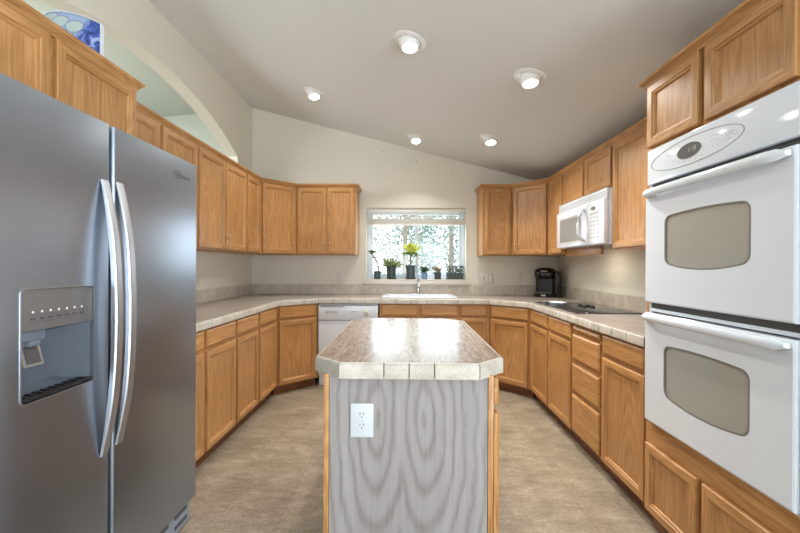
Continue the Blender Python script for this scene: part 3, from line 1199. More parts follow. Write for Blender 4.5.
DH = (.038, .283, .870, 1.183)
fz = build('freezer_door', fridge_door(-.035, .352, DH), STEEL, fr)
fd = build('fridge_door', fridge_door(.367, FW), STEEL, fr)
bm = new(); box(bm, .3525, .3665, .03, .08, DZ0 + .01, DZ1 - .004)
build('door_gasket', bm, BLACK, fr)


def fridge_handle(parent, x0, x1, zt, zb):
    bm = new()
    N = 22
    rows = []
    for i in range(N + 1):
        t = i / N
        z = zt + (zb - zt) * t
        o = .001 + .040 * (1 - abs(2 * t - 1) ** 2.2)
        th = .006 + .010 * min(1, min(t, 1 - t) / .2)
        sec = [(x0, -o + .0), (x0, -o - th + .004), (x0 + .004, -o - th), (x1 - .008, -o - th), (x1 - .002, -o - th + .004), (x1, -o)]
        rows.append([bm.verts.new((a, b, z)) for a, b in sec])
    for A, B in zip(rows, rows[1:]):
        for k in range(6):
            bm.faces.new((A[k], A[(k + 1) % 6], B[(k + 1) % 6], B[k]))
    bm.faces.new(rows[0][::-1]); bm.faces.new(rows[-1])
    return build('handle', bm, STEEL_H, parent, 40)


fridge_handle(fz, .306, .344, 1.538, .602)
fridge_handle(fd, .372, .412, 1.543, .612)
# dispenser
hx0, hx1, hz0, hz1 = DH
bm = new(); box(bm, hx0 + .001, hx1 - .001, .004, .011, 1.066, hz1 - .001, .002)
pn = build('dispenser_panel', bm, PANELGREY, fz)
for i in range(7):
    bm = new()
    x = hx0 + .038 + i * .027
    prism(bm, [(x + .0035 * cos(2 * pi * k / 10), 1.118 + .0035 * sin(2 * pi * k / 10)) for k in range(10)], .0034, .0041, plane='XZ')
    build('indicator_light', bm, PALE, pn)
bm = new()
box(bm, hx0 + .028, hx1 - .030, .0034, .0041, 1.1075, 1.1085); box(bm, hx0 + .028, hx1 - .030, .0034, .0041, 1.090, 1.091)
for i in range(7):
    x = hx0 + .038 + i * .027
    box(bm, x - .008, x + .008, .0034, .0041, 1.0965, 1.1015)
build('button_legends', bm, DARKGREY, pn)
bm = new()
d_ = .066
F = [(hx0 + .001, .0125, hz0 + .001), (hx1 - .001, .0125, hz0 + .001), (hx1 - .001, .0125, 1.065), (hx0 + .001, .0125, 1.065)]
B = [(hx0 + .02, d_, hz0 + .035), (hx1 - .075, d_, hz0 + .035), (hx1 - .135, d_, 1.05), (hx0 + .02, d_, 1.05)]
vf = [bm.verts.new(p) for p in F]
vb = [bm.verts.new(p) for p in B]
for k in range(4):
    bm.faces.new((vf[k], vf[(k + 1) % 4], vb[(k + 1) % 4], vb[k]))
bm.faces.new(vb)
build('dispenser_recess', bm, CAVITY, fz)
bm = new(); box(bm, hx0 + .012, hx0 + .095, .02, .05, 1.035, 1.064, .004); box(bm, hx0 + .04, hx0 + .075, .016, .04, 1.020, 1.036, .003)
build('spout', bm, plain('spout_grey', (98, 107, 118), 0.35), fz)
bm = new()
prism(bm, [(.016, .965), (.024, .965), (.042, 1.032), (.034, 1.032)], hx0 + .025, hx0 + .085, plane='YZ')
pd_ = build('paddle', bm, GREY, fz)
bm = new()
prism(bm, [(.0145, .972), (.0155, .972), (.030, 1.020), (.029, 1.020)], hx0 + .034, hx0 + .076, plane='YZ')
build('paddle_pad', bm, DARKGREY, pd_)
bm = new(); box(bm, hx0 + .004, hx1 - .004, .004, .05, hz0 + .004, hz0 + .014, .002)
for i in range(9):
    box(bm, hx0 + .02 + i * .024, hx0 + .03 + i * .024, .006, .046, hz0 + .0142, hz0 + .017)
build('drip_tray', bm, BLACK, fz)
bm = new()
rr = rrect((hx1 - hx0) / 2 + .003, (hz1 - hz0) / 2 + .003, .014, 5)
ri = rrect((hx1 - hx0) / 2 - .001, (hz1 - hz0) / 2 - .001, .012, 5)
cx, cz = (hx0 + hx1) / 2, (hz0 + hz1) / 2
prism(bm, [(p[0] + cx, p[1] + cz) for p in rr], -.002, .003, plane='XZ', holes=[[(p[0] + cx, p[1] + cz) for p in ri]])
build('dispenser_bezel', bm, STEEL_H, fz)
bm = new()
text_into(bm, 'Whirlpool', .026, lambda x, y, d: (.790 + x, -.0002 - d, 1.655 + y))
for k in range(26):
    a0, a1 = radians(20 + k * 12), radians(20 + (k + 1) * 12)
    q = []
    for a, r in ((a0, 1.0), (a1, 1.0), (a1, .86), (a0, .86)):
        q.append(bm.verts.new((.748 + .026 * r * cos(a), -.0008, 1.657 + .017 * r * sin(a))))
    bm.faces.new(q)
build('logo', bm, DARKGREY, fd)
bm = new()
box(bm, .012, FW - .012, .024, .082, .004, .119, .008)
gr = build('toe_grille', bm, GRILLE, fr)
bm = new()
for i in range(6):
    x = .05 + i * .145
    box(bm, x, x + .10, .0225, .025, .032, .050, .001); box(bm, x, x + .10, .0225, .025, .078, .096, .001)
build('grille_slots', bm, SLOT, gr)
for x in (.03, FW - .10):
    bm = new(); box(bm, x, x + .07, .03, .12, 1.7385, 1.752, .004)
    build('hinge_cover', bm, DARKGREY, fr)

# ------------------------------------------------------------------ oven tower
ot = thing('oven_cabinet', 'tall oak cabinet that houses the white double oven', 'cabinet', (XO, 1.90, 0), -pi / 2)
OW = 0.79
bm = new(); box(bm, 0, OW, .0195, XR - XO - .002, TOE, .518); box(bm, 0, OW, .0195, XR - XO - .002, 1.80, ZU1)
box(bm, 0, .019, .0195, XR - XO - .002, .518, 1.80); box(bm, OW - .019, OW, .0195, XR - XO - .002, .518, 1.80)
build('carcass', bm, OAK_V, ot)
bm = new()
prism(bm, [(0, TOE), (OW, TOE), (OW, ZU1), (0, ZU1)], 0, .019, plane='XZ', holes=[[(.022, .523), (.022, 1.795), (OW - .022, 1.795), (OW - .022, .523)]])
build('face_frame', bm, OAK_V, ot)
bm = new(); box(bm, .001, OW - .001, -.0012, -.0002, .421, .5225)
build('rail', bm, OAK_H, ot)
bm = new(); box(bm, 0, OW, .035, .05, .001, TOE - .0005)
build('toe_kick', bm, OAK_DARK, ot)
door_front(ot, 'door', .022, .348, 1.818, UD1); door_front(ot, 'door', .380, .735, 1.818, UD1)
door_front(ot, 'door', .022, .348, .100, .418); door_front(ot, 'door', .380, .735, .100, .418)

ov = thing('double_oven', 'white built-in double wall oven with oval control panel', 'oven', (XO, 1.90, 0), -pi / 2)
X0, X1 = .038, .752
bm = new(); box(bm, .045, OW - .03, .001, .55, .53, 1.79)
build('oven_body', bm, DARKGREY, ov)
bm = new()
box(bm, X0 + .001, X0 + .010, -.012, -.001, .532, 1.79, .002); box(bm, X1, X1 + .028, -.020, -.001, .522, 1.80, .003)
box(bm, X0, X1, -.012, -.001, .522, .532, .002); box(bm, X0, X1, -.010, -.001, 1.045, 1.060, .002)
build('trim_frame', bm, WHITE, ov)
bm = new(); box(bm, X0, X1, -.026, -.001, 1.637, 1.799, .006)
cpn = build('control_panel', bm, WHITE, ov)
# oval outline, display, marks
ocx, ocz = .285, 1.722


def oval(a, b, n=40, p=1.0, cx=0, cz=0):
    out = []
    for k in range(n):
        t = 2 * pi * k / n
        out.append((cx + a * abs(cos(t)) ** p * (1 if cos(t) >= 0 else -1), cz + b * abs(sin(t)) ** 1.0 * (1 if sin(t) >= 0 else -1)))
    return out


bm = new(); prism(bm, oval(.250, .055, cx=ocx + .035, cz=ocz), -.0272, -.0258, plane='XZ', holes=[oval(.2475, .0527, cx=ocx + .035, cz=ocz)])
build('oval_line', bm, GREY, cpn)
bm = new(); prism(bm, oval(.066, .030, cx=ocx + .025, cz=ocz + .002), -.0280, -.0258, plane='XZ')
dsp = build('display', bm, DARKGREY, cpn)
bm = new(); text_into(bm, '1:18', .026, lambda x, y, d: (ocx + .045 + x, -.0280 - d, ocz + .003 + y))
build('clock_digits', bm, LIGHTGREY, dsp)
bm = new(); prism(bm, oval(.072, .034, cx=ocx + .027, cz=ocz + .002), -.0268, -.0258, plane='XZ', holes=[oval(.067, .031, cx=ocx + .027, cz=ocz + .002)])
build('display_bezel', bm, PALE, cpn)
bm = new()
rs = random.Random(3)
for x, z, w in [(-.145, 0, .014), (-.115, .014, .012), (-.115, -.014, .014), (-.085, -.018, .016), (-.05, -.03, .012), (-.02, -.036, .012), (.01, -.039, .014), (.04, -.039, .012),
                (.075, -.036, .014), (.12, .02, .006), (.135, .022, .008), (.15, .018, .007), (.12, 0, .006), (.14, .002, .008), (.16, 0, .007), (.13, -.018, .007), (.15, -.018, .007), (.175, -.012, .008),
                (.19, .016, .018), (.215, .012, .016), (.2, -.012, .018)]:
    box(bm, ocx + .02 + x - w / 2, ocx + .02 + x + w / 2, -.0264, -.0258, ocz + z - .0015, ocz + z + .0015)
for x, z in ((.20, .004), (.225, .0)):
    prism(bm, oval(.011, .007, 16, cx=ocx + .02 + x, cz=ocz + z), -.0266, -.0258, plane='XZ', holes=[oval(.0095, .0058, 16, cx=ocx + .02 + x, cz=ocz + z)])
build('button_marks', bm, LIGHTGREY, cpn)


def oven_door(z0, z1, wz0, wz1, hz):
    bm = new()
    wa, wb = .178, .604                                   # window from the far side
    wpts = []
    hx_, hz_ = (wb - wa) / 2, (wz1 - wz0) / 2
    for x, z in rrect(hx_, hz_, .030, 5):
        wpts.append((x, z))
    fine_ = []
    for i, (x, z) in enumerate(wpts):
        x2, z2 = wpts[(i + 1) % len(wpts)]
        k = max(1, int(math.hypot(x2 - x, z2 - z) / .03))
        fine_ += [(x + (x2 - x) * j / k, z + (z2 - z) * j / k) for j in range(k)]
    wpts = [(x + wa + hx_, (wz0 + wz1) / 2 + z + (.010 if z > 0 else -.025) * (1 - (x / hx_) ** 2) * min(1, abs(z) / (hz_ * .6))) for x, z in fine_]
    # slab with softened rim and an opening for the window
    rim = .006
    o = [(X0 + rim, z0 + rim), (X1 - rim, z0 + rim), (X1 - rim, z1 - rim), (X0 + rim, z1 - rim)]
    flat = o + wpts
    vs = [bm.verts.new((p[0], -.034, p[1])) for p in flat]
    for t in tessellate_polygon([[Vector((p[0], p[1], 0)) for p in lp] for lp in (o, wpts)]):
        bm.faces.new([vs[i] for i in t])
    r1 = [bm.verts.new((x, -.030, z)) for x, z in ((X0, z0), (X1, z0), (X1, z1), (X0, z1))]
    r2 = [bm.verts.new((x, -.001, z)) for x, z in ((X0, z0), (X1, z0), (X1, z1), (X0, z1))]
    for k in range(4):
        j = (k + 1) % 4
        bm.faces.new((vs[k], vs[j], r1[j], r1[k])); bm.faces.new((r1[k], r1[j], r2[j], r2[k]))
    bm.faces.new(r2)
    n = len(wpts)
    inn = [bm.verts.new((wa + (p[0] - wa) * .985 + .003, -.029, p[1])) for p in wpts]
    for k in range(n):
        bm.faces.new((vs[4 + k], vs[4 + (k + 1) % n], inn[(k + 1) % n], inn[k]))
    d = build('oven_door', bm, WHITE, ov)
    bm = new(); prism(bm, wpts, -.0292, -.020, plane='XZ')
    gl = build('oven_window', bm, OVENGLASS, d)
    cxw, czw = (wa + wb) / 2, (wz0 + wz1) / 2
    bm = new()
    prism(bm, [((p[0] - cxw) * 1.004 + cxw, (p[1] - czw) * 1.006 + czw) for p in wpts], -.0345, -.0295, plane='XZ',
          holes=[[((p[0] - cxw) * .972 + cxw, (p[1] - czw) * .962 + czw) for p in wpts]])
    build('window_border', bm, GREY, d)
    # bar handle, standing off on two end brackets
    bm = new()
    secs = []
    N = 24
    for i in range(N + 1):
        t = i / N
        x = X0 + .006 + (X1 - X0 - .02) * t
        e_ = min(t, 1 - t)
        o_ = .034 + .020 * min(1, e_ / .09) ** .6
        hh = .018 * min(1, .45 + e_ / .06)
        secs.append([bm.verts.new((x, -o_ - .006 + .014 * cos(a), hz + hh * sin(a))) for a in [2 * pi * k / 12 for k in range(12)]])
    for A, B in zip(secs, secs[1:]):
        for k in range(12):
            bm.faces.new((A[k], A[(k + 1) % 12], B[(k + 1) % 12], B[k]))
    bm.faces.new(secs[0][::-1]); bm.faces.new(secs[-1])
    h = build('handle', bm, WHITE, d, 60)
    bm = new()
    for x in (X0 + .012, X1 - .075):
        box(bm, x, x + .05, -.046, -.0335, hz - .010, hz + .006, .004)
    build('handle_brackets', bm, LIGHTGREY, h)
    return d


oven_door(1.088, 1.612, 1.268, 1.474, 1.592)
oven_door(.536, 1.040, .692, .908, 1.022)
bm = new(); box(bm, X0 + .012, X1 - .004, -.004, -.0009, 1.613, 1.636)
build('vent_gap', bm, SLOT, ov)
bm = new(); box(bm, X0 + .02, X1 - .004, -.0102, -.0095, 1.060, 1.087)
build('vent_gap', bm, SLOT, ov)

# ------------------------------------------------------------------ microwave
mw = thing('microwave', 'white over-the-range microwave above the cooktop', 'microwave', (1.405, 3.629, 0), -pi / 2)
MWW = 3.629 - 2.772
MZ0, MZ1 = 1.415, 1.8135
bm = new(); box(bm, 0, MWW, .03, XR - 1.405 - .003, MZ0, MZ1, .003)
build('case', bm, WHITE, mw)
bm = new(); box(bm, .0, MWW, .008, .0295, 1.738, MZ1, .004)
vg = build('vent_grille', bm, WHITE, mw)
bm = new()
for i in range(3):
    box(bm, .03, MWW - .012, .0066, .0086, 1.752 + i * .018, 1.757 + i * .018)
build('vent_slots', bm, LIGHTGREY, vg)
bm = new(); box(bm, .0, .600, -.012, .0295, MZ0 + .004, 1.735, .008)
md = build('microwave_door', bm, WHITE, mw)
bm = new(); prism(bm, [(p[0] + .29, p[1] + 1.565) for p in rrect(.205, .098, .02)], -.0135, -.0118, plane='XZ')
wn = build('door_window', bm, MWGLASS, md)
bm = new()
prism(bm, [(p[0] + .29, p[1] + 1.565) for p in rrect(.222, .112, .025)], -.0130, -.0118, plane='XZ', holes=[[(p[0] + .29, p[1] + 1.565) for p in rrect(.206, .099, .02)]])
build('window_border', bm, LIGHTGREY, md)
bm = new()
tube(bm, [(.565, -.012, 1.70), (.566, -.035, 1.69), (.568, -.060, 1.65), (.568, -.068, 1.58), (.568, -.062, 1.51), (.566, -.035, 1.468), (.565, -.012, 1.458)], .013, 10, flat=(1.25, .8))
build('handle', bm, WHITE, md)
bm = new(); box(bm, .604, MWW, -.010, .0295, MZ0 + .004, 1.735, .006)
kp = build('control_panel', bm, WHITE, mw)
bm = new(); prism(bm, oval(.036, .014, 24, cx=.70, cz=1.688), -.0118, -.0099, plane='XZ')
build('logo', bm, GREY, kp)
bm = new()
for r in range(6):
    for c in range(3):
        x = .645 + c * .052
        z = 1.615 - r * .030
        box(bm, x, x + .036, -.0108, -.0099, z, z + .012, .0004, 1)
box(bm, .645, .785, -.0108, -.0099, 1.640, 1.658)
build('keypad', bm, LIGHTGREY, kp)
bm = new(); box(bm, .05, MWW - .05, .06, .30, MZ0 - .004, MZ0 - .0005)
un_ = build('underside_grille', bm, GREY, mw)
bm = new(); box(bm, .25, .40, .10, .16, MZ0 - .0075, MZ0 - .0042, .001)
build('cooktop_lamp', bm, make_emit('lit_cooktop_lamp', (255, 224, 150), 2.5), un_)
ml = bpy.data.lights.new('cooktop_lamp_light', 'AREA')
ml.shape = 'RECTANGLE'
ml.size, ml.size_y, ml.energy, ml.color = .15, .06, 1.0, (1.0, .95, .86)
mo = bpy.data.objects.new('cooktop_lamp_light', ml)
COL.objects.link(mo)
mo.parent = mw
mo.location = (.325, .13, MZ0 - .009)

# ------------------------------------------------------------------ cooktop and what lies on it
ck = thing('cooktop', 'black glass electric cooktop set in the right counter', 'cooktop', (1.225, 3.69, CT), -pi / 2)
bm = new(); box(bm, 0, .86, 0, .49, .0005, .0075, .003)
gt = build('glass_top', bm, BLACKGLASS, ck)
bm = new()
for (x, y, r) in ((.18, .14, .08), (.18, .35, .10), (.68, .14, .10), (.68, .35, .08)):
    n = 40
    prism(bm, [(x + r * cos(2 * pi * k / n), y + r * sin(2 * pi * k / n)) for k in range(n)], .0077, .0080,
          holes=[[(x + (r - .004) * cos(2 * pi * k / n), y + (r - .004) * sin(2 * pi * k / n)) for k in range(n)]])
build('burner_rings', bm, GREY, ck)
for k in range(4):
    bm = new(); lathe(bm, [(.019, .0078), (.019, .012), (.016, .024), (.013, .027), (0, .027)], (.385 + k * .042, .245 + (k % 2) * .045, 0), 18)
    build('control_knob', bm, BLACK, ck)
sr = thing('spoon_rest', 'small white dish lying on the far end of the black cooktop', 'spoon rest', (1.335, 3.46, CT + .0082))
bm = new()
loft(bm, [(rrect(.050, .07, .03), 0, o0), (rrect(.060, .085, .035), .018, o0), (rrect(.060, .085, .035), .021, o0), (rrect(.055, .08, .03), .019, o0), (rrect(.046, .066, .028), .006, o0)], closed_first=True)
build('dish', bm, WHITE, sr)
bm = new(); box(bm, -.012, .012, -.115, -.082, .014, .020, .003)
build('rest_tab', bm, WHITE, sr)

# ------------------------------------------------------------------ coffee maker
cm = thing('coffee_maker', 'black single-serve coffee maker in the right corner of the counter', 'coffee maker', (1.580, 4.435, CT + .0005), radians(-30))
bm = new()
loft(bm, [(rrect(.105, .125, .05), 0.0, o0), (rrect(.108, .128, .05), .01, o0), (rrect(.108, .128, .05), .035, o0), (rrect(.102, .122, .045), .042, o0)], closed_first=True)
build('base', bm, BLACKGLOSS, cm)
bm = new()
loft(bm, [(rrect(.104, .080, .04), .0425, (0, .042)), (rrect(.106, .082, .04), .2, (0, .042)), (rrect(.106, .082, .04), .235, (0, .042))], closed_first=True)
build('rear_column', bm, BLACK, cm)
bm = new()
loft(bm, [(rrect(.088, .10, .06), .205, (0, .0)), (rrect(.104, .118, .065), .222, o0), (rrect(.108, .124, .07), .26, o0), (rrect(.106, .120, .07), .288, (0, .002)), (rrect(.095, .105, .07), .312, (0, .006)), (rrect(.06, .07, .05), .326, (0, .012)), (rrect(.02, .03, .018), .330, (0, .014))], closed_first=True)
hd_ = build('brew_head', bm, BLACKGLOSS, cm)
bm = new()
pts = []
for i in range(13):
    a = radians(200 + 140 * i / 12)
    pts.append((.106 * cos(a), .004 + .122 * sin(a), .280 + .010 * (1 - abs(i - 6) / 6)))
tube(bm, pts, .007, 8, flat=(1.2, .9))
build('lid_handle', bm, LIGHTGREY, hd_)
bm = new()
loft(bm, [(rrect(.028, .085, .02), .046, (.134, .01)), (rrect(.030, .098, .02), .16, (.137, .01)), (rrect(.029, .098, .02), .262, (.136, .01)), (rrect(.024, .085, .02), .288, (.130, .01))], closed_first=True)
build('water_tank', bm, make_glass('smoked_tank', (46, 42, 44), 0.85), cm)
bm = new(); box(bm, -.075, .075, -.118, -.02, .043, .052, .003)
build('drip_tray', bm, GREY, cm)
bm = new(); box(bm, -.024, .024, -.1295, -.1275, .012, .030, .001)
build('badge', bm, LIGHTGREY, cm)

# ------------------------------------------------------------------ window blind, pots
bl = thing('window_blind', 'raised white horizontal blind at the top of the sink window', 'blind', (0.116, 4.655, 1.94))
hw_ = (WX1 - WX0) / 2 - .006
bm = new(); box(bm, -hw_, hw_, -.022, .022, -.048, -.002, .003)
build('headrail', bm, BLIND, bl)
for k, z in enumerate((-.078, -.104)):
    bm = new()
    prism(bm, [(-.024, z - .006), (0, z + .004), (.024, z + .006), (.024, z + .008), (0, z + .006), (-.024, z - .004)], -hw_ + .004, hw_ - .004, plane='YZ')
    build('slat', bm, BLIND, bl)
bm = new()
for k in range(13):
    z = -.126 - k * .0042
    box(bm, -hw_ + .004, hw_ - .004, -.024, .024, z - .0029, z)
build('slat_stack', bm, BLIND, bl)
bm = new(); box(bm, -hw_ + .002, hw_ - .002, -.025, .025, -.200, -.182, .004)
build('bottom_rail', bm, BLIND, bl)
bm = new()
for x in (-.42, 0, .42):
    tube(bm, [(x, -.0255, -.048), (x, -.0262, -.12), (x, -.0262, -.19)], .0012, 6)
build('ladder_cords', bm, CORDM, bl)
bm = new()
cpts = [(hw_ - .015, -.026, -.04), (hw_ + .012, -.05, -.30), (hw_ + .030, -.068, -.60), (hw_ + .038, -.072, -.80), (hw_ + .034, -.072, -.86), (hw_ + .05, -.085, -.92), (hw_ + .048, -.10, -.985)]
tube(bm, cpts, .0022, 6)
tube(bm, [(cpts[3][0], cpts[3][1], cpts[3][2]), (hw_ + .018, -.075, -.84), (hw_ + .03, -.085, -.90)], .0022, 6)
cd_ = build('pull_cord', bm, CORDM, bl)
for p in ((hw_ + .048, -.10, -.99), (hw_ + .03, -.085, -.905)):
    bm = new(); lathe(bm, [(0, .0), (.004, -.002), (.007, -.022), (.006, -.028), (0, -.028)], p, 10)
    build('tassel', bm, CORDM, cd_)


def pot(t, r0, r1, h, mat, square=False, tray=True):
    zb = .004 if tray else 0.0
    if tray:
        bm = new()
        if square:
            loft(bm, [(rrect(r1 * .92, .042, .006), .0003, o0), (rrect(r1 * 1.0, .046, .006), .010, o0), (rrect(r1 * .97, .044, .006), .010, o0), (rrect(r1 * .9, .041, .006), .003, o0)], closed_first=True)
        else:
            lathe(bm, [(0, .0003), (r0 * 1.15, .0003), (r1 * 1.12, .010), (r1 * 1.08, .010), (r0 * 1.1, .003), (0, .003)], n=24)
        build('saucer', bm, mat, t)
    bm = new()
    if square:
        loft(bm, [(rrect(r1 * .86, .034, .006), zb, o0), (rrect(r1 * .93, .040, .006), zb + h, o0), (rrect(r1 * .90, .037, .006), zb + h, o0), (rrect(r1 * .88, .036, .006), zb + h * .85, o0)], cap=False, closed_first=True)
    else:
        lathe(bm, [(0, zb), (r0, zb), (r1 * .95, zb + h * .84), (r1, zb + h * .84), (r1 * 1.03, zb + h), (r1 * .95, zb + h), (r1 * .90, zb + h * .86)], n=24)
    build('pot', bm, mat, t)
    bm = new()
    if square:
        loft(bm, [(rrect(r1 * .88, .036, .006), zb + h * .82, o0), (rrect(r1 * .8, .03, .006), zb + h * .86, o0)], closed_first=True)
    else:
        lathe(bm, [(0, zb + h * .88), (r1 * .5, zb + h * .87), (r1 * .90, zb + h * .85), (r1 * .9, zb + h * .8), (0, zb + h * .8)], n=18)
    build('soil', bm, SOIL, t)
    return zb + h * .87


def leaf(bm, p, d, L, w, droop=0.0, fold=.15, mi=0, n=6, roll=.9):
    """one blade from p along d, widening and narrowing, bending down"""
    p = Vector(p); d = Vector(d).normalized()
    side = d.cross(Vector((0, 0, 1)))
    if side.length < .05:
        side = Vector((1, 0, 0))
    side.normalize()
    side = (Matrix.Rotation(random.choice((-1, 1)) * roll * random.uniform(.6, 1.1), 3, d) @ side).normalized()
    prev = None
    for i in range(n + 1):
        t = i / n
        ww = w * (sin(pi * min(1, .12 + .88 * t)) ** .8) if i < n else 0.0004
        c = p + d * L * t + Vector((0, 0, -droop * L * t * t))
        nr = side.cross(d).normalized()
        row = [bm.verts.new(c - side * ww + nr * ww * fold), bm.verts.new(c - nr * 0.0008), bm.verts.new(c + side * ww + nr * ww * fold)]
        if prev:
            bm.faces.new((prev[0], prev[1], row[1], row[0])).material_index = mi
            bm.faces.new((prev[1], prev[2], row[2], row[1])).material_index = mi
        prev = row


def blob(bm, c, r, sx=1, sy=1, sz=1, mi=0, M=None):
    m = Matrix.Translation(c) @ (M or Matrix.Identity(4)) @ Matrix.Diagonal((r * sx, r * sy, r * sz, 1))
    res = bmesh.ops.create_icosphere(bm, subdivisions=2, radius=1.0, matrix=m)
    for v in res['verts']:
        for f in v.link_faces:
            f.material_index = mi


rp = random.Random(11)
PY = 4.640
PG = 'potted plants on the window sill'
# from left to right along the sill
p = thing('potted_plant', 'small dark green pot with one tall bent stem, far left on the sill', 'potted plant', (-0.345, PY, SILL), 0, PG)
zs = pot(p, .035, .044, .09, POT_G)
bm = new(); st = [(.008, 0, zs - .01), (.012, 0, zs + .06), (.0, -.004, zs + .11), (-.03, -.006, zs + .16), (-.052, -.006, zs + .20), (-.062, -.004, zs + .235)]
tube(bm, st, [.009, .009, .008, .008, .008, .007], 8)
build('stem', bm, STEM, p)
bm = new()
blob(bm, (-.066, -.004, zs + .238), .024, 1.1, 1, 1.15)
for a in range(6):
    leaf(bm, (-.064, -.004, zs + .232), (cos(a * 1.05), sin(a * 1.05) * .5, .5), .06, .018, .3)
leaf(bm, (-.03, -.006, zs + .16), (-.5, -.3, .5), .04, .011, .3)
build('leaves', bm, LEAF_D, p)

p = thing('potted_plant', 'wide dark pot with a low bushy yellowish succulent, second from left', 'potted plant', (-0.178, PY + .002, SILL), 0, PG)
zs = pot(p, .050, .062, .150, POT_G)
bm = new()
for k in range(70):
    a = rp.uniform(0, 2 * pi); el = rp.uniform(.15, 1.2); rr_ = .035 * rp.random()
    y_ = sin(a) * cos(el)
    leaf(bm, (rr_ * cos(a), rr_ * sin(a) * .8, zs - .004 + rp.uniform(0, .03)), (cos(a) * cos(el), (y_ if y_ < 0 else y_ * .4), sin(el)), rp.uniform(.08, .15), .013, .15, .3)
build('leaves', bm, LEAF_P, p)

p = thing('potted_plant', 'large dark pot with a tall cane topped by a bright yellow-green tuft', 'potted plant', (0.052, PY + .001, SILL), 0, PG)
zs = pot(p, .052, .063, .162, POT_D)
bm = new(); tube(bm, [(0, 0, zs - .02), (-.002, 0, zs + .08), (.006, 0, zs + .2)], [.010, .009, .007], 10)
tube(bm, [(0, 0, zs + .03), (.03, -.01, zs + .09), (.035, -.012, zs + .12)], [.006, .005, .004], 8)
build('stem', bm, STEM, p)
bm = new()
for k in range(16):
    a = 2 * pi * k / 16 + .2; el = .75 + .3 * (k % 3)
    y_ = sin(a) * cos(el)
    leaf(bm, (.006, 0, zs + .15), (cos(a) * cos(el), y_ * (1 if y_ < 0 else .35), sin(el)), .15 + .03 * (k % 2), .024, .12)
build('leaf_tuft', bm, LEAF_Y, p)
bm = new()
for a, L, dr in ((0.1, .13, .75), (-.25, .11, .6), (pi + .15, .15, .55), (pi - .1, .12, .8), (-1.3, .09, .8), (pi + .9, .11, .6)):
    leaf(bm, (.004, 0, zs + .15), (cos(a), sin(a) * .5 if sin(a) < 0 else sin(a) * .2, .55), L * 1.15, .017, dr)
for a in (-.4, .4, pi + .4):
    leaf(bm, (.035, -.012, zs + .115), (cos(a) * .7, sin(a) * .2 - .1, .7), .10, .014, .3)
build('drooping_leaves', bm, LEAF_G, p)

p = thing('potted_plant', 'tiny blue pot with a small round succulent, right of the tall cane plant', 'potted plant', (0.218, PY - .004, SILL), 0, PG)
zs = pot(p, .030, .037, .076, POT_B)
bm = new()
for k in range(34):
    a = rp.uniform(0, 2 * pi); el = rp.uniform(.2, 1.4)
    y_ = sin(a) * cos(el)
    leaf(bm, (0, 0, zs + .002 + rp.uniform(0, .045)), (cos(a) * cos(el), y_ if y_ < 0 else .5 * y_, sin(el)), rp.uniform(.045, .075), .012, .1, .3)
build('leaves', bm, LEAF_D, p)

p = thing('potted_plant', 'small dark pot with a brown bent cactus leaning over its left rim', 'potted plant', (0.375, PY - .004, SILL), 0, PG)
zs = pot(p, .038, .046, .080, POT_D)
bm = new()
tube(bm, [(.012, 0, zs - .01), (.01, -.004, zs + .03), (-.012, -.008, zs + .052), (-.04, -.012, zs + .058), (-.058, -.012, zs + .050)], [.02, .024, .026, .024, .012], 10)
tube(bm, [(.018, 0, zs - .01), (.024, -.004, zs + .03), (.03, -.006, zs + .05), (.031, -.006, zs + .058)], [.012, .013, .011, .004], 10)
build('cactus_stem', bm, CACTUS, p)

p = thing('potted_plant', 'long dark planter with leafy jade plants, far right on the sill', 'potted plant', (0.580, PY + .002, SILL), 0, PG)
zs = pot(p, .110, .110, .074, POT_D, True)
for cx in (-.06, .005, .066):
    bm = new()
    for k in range(3):
        a = rp.uniform(0, 6.28)
        tube(bm, [(cx, 0, zs - .008), (cx + .012 * cos(a), .008 * sin(a) - .004, zs + .04), (cx + .026 * cos(a), .014 * sin(a) - .006, zs + .075)], [.005, .004, .003], 6)
    s_ = build('stem', bm, STEM, p)
    bm = new()
    for k in range(44):
        a = rp.uniform(0, 2 * pi); r_ = .040 * sqrt(rp.random())
        c = (cx + r_ * cos(a), min(.03, r_ * sin(a) * .8 - .004), zs + .02 + rp.uniform(0, .085) - r_ * .4)
        blob_m = Matrix.Rotation(rp.uniform(-.9, .9), 4, 'X') @ Matrix.Rotation(rp.uniform(-.9, .9), 4, 'Y')
        m = Matrix.Translation(c) @ blob_m @ Matrix.Diagonal((.012, .009, .004, 1))
        bmesh.ops.create_icosphere(bm, subdivisions=1, radius=1.0, matrix=m)
    build('leaves', bm, LEAF_D, s_)

# ------------------------------------------------------------------ ceiling lights
def ray_ceiling(u, v):
    d = fwd + rgt * ((u - 400) / 388.79) - up * ((v - 266.5) / 388.79)
    # z = 3.128 - .257 (x - XL)
    t = (3.128 - .257 * (0 - XL) - CAM_H) / (d.z + .257 * d.x)
    return Vector((0, 0, CAM_H)) + d * t


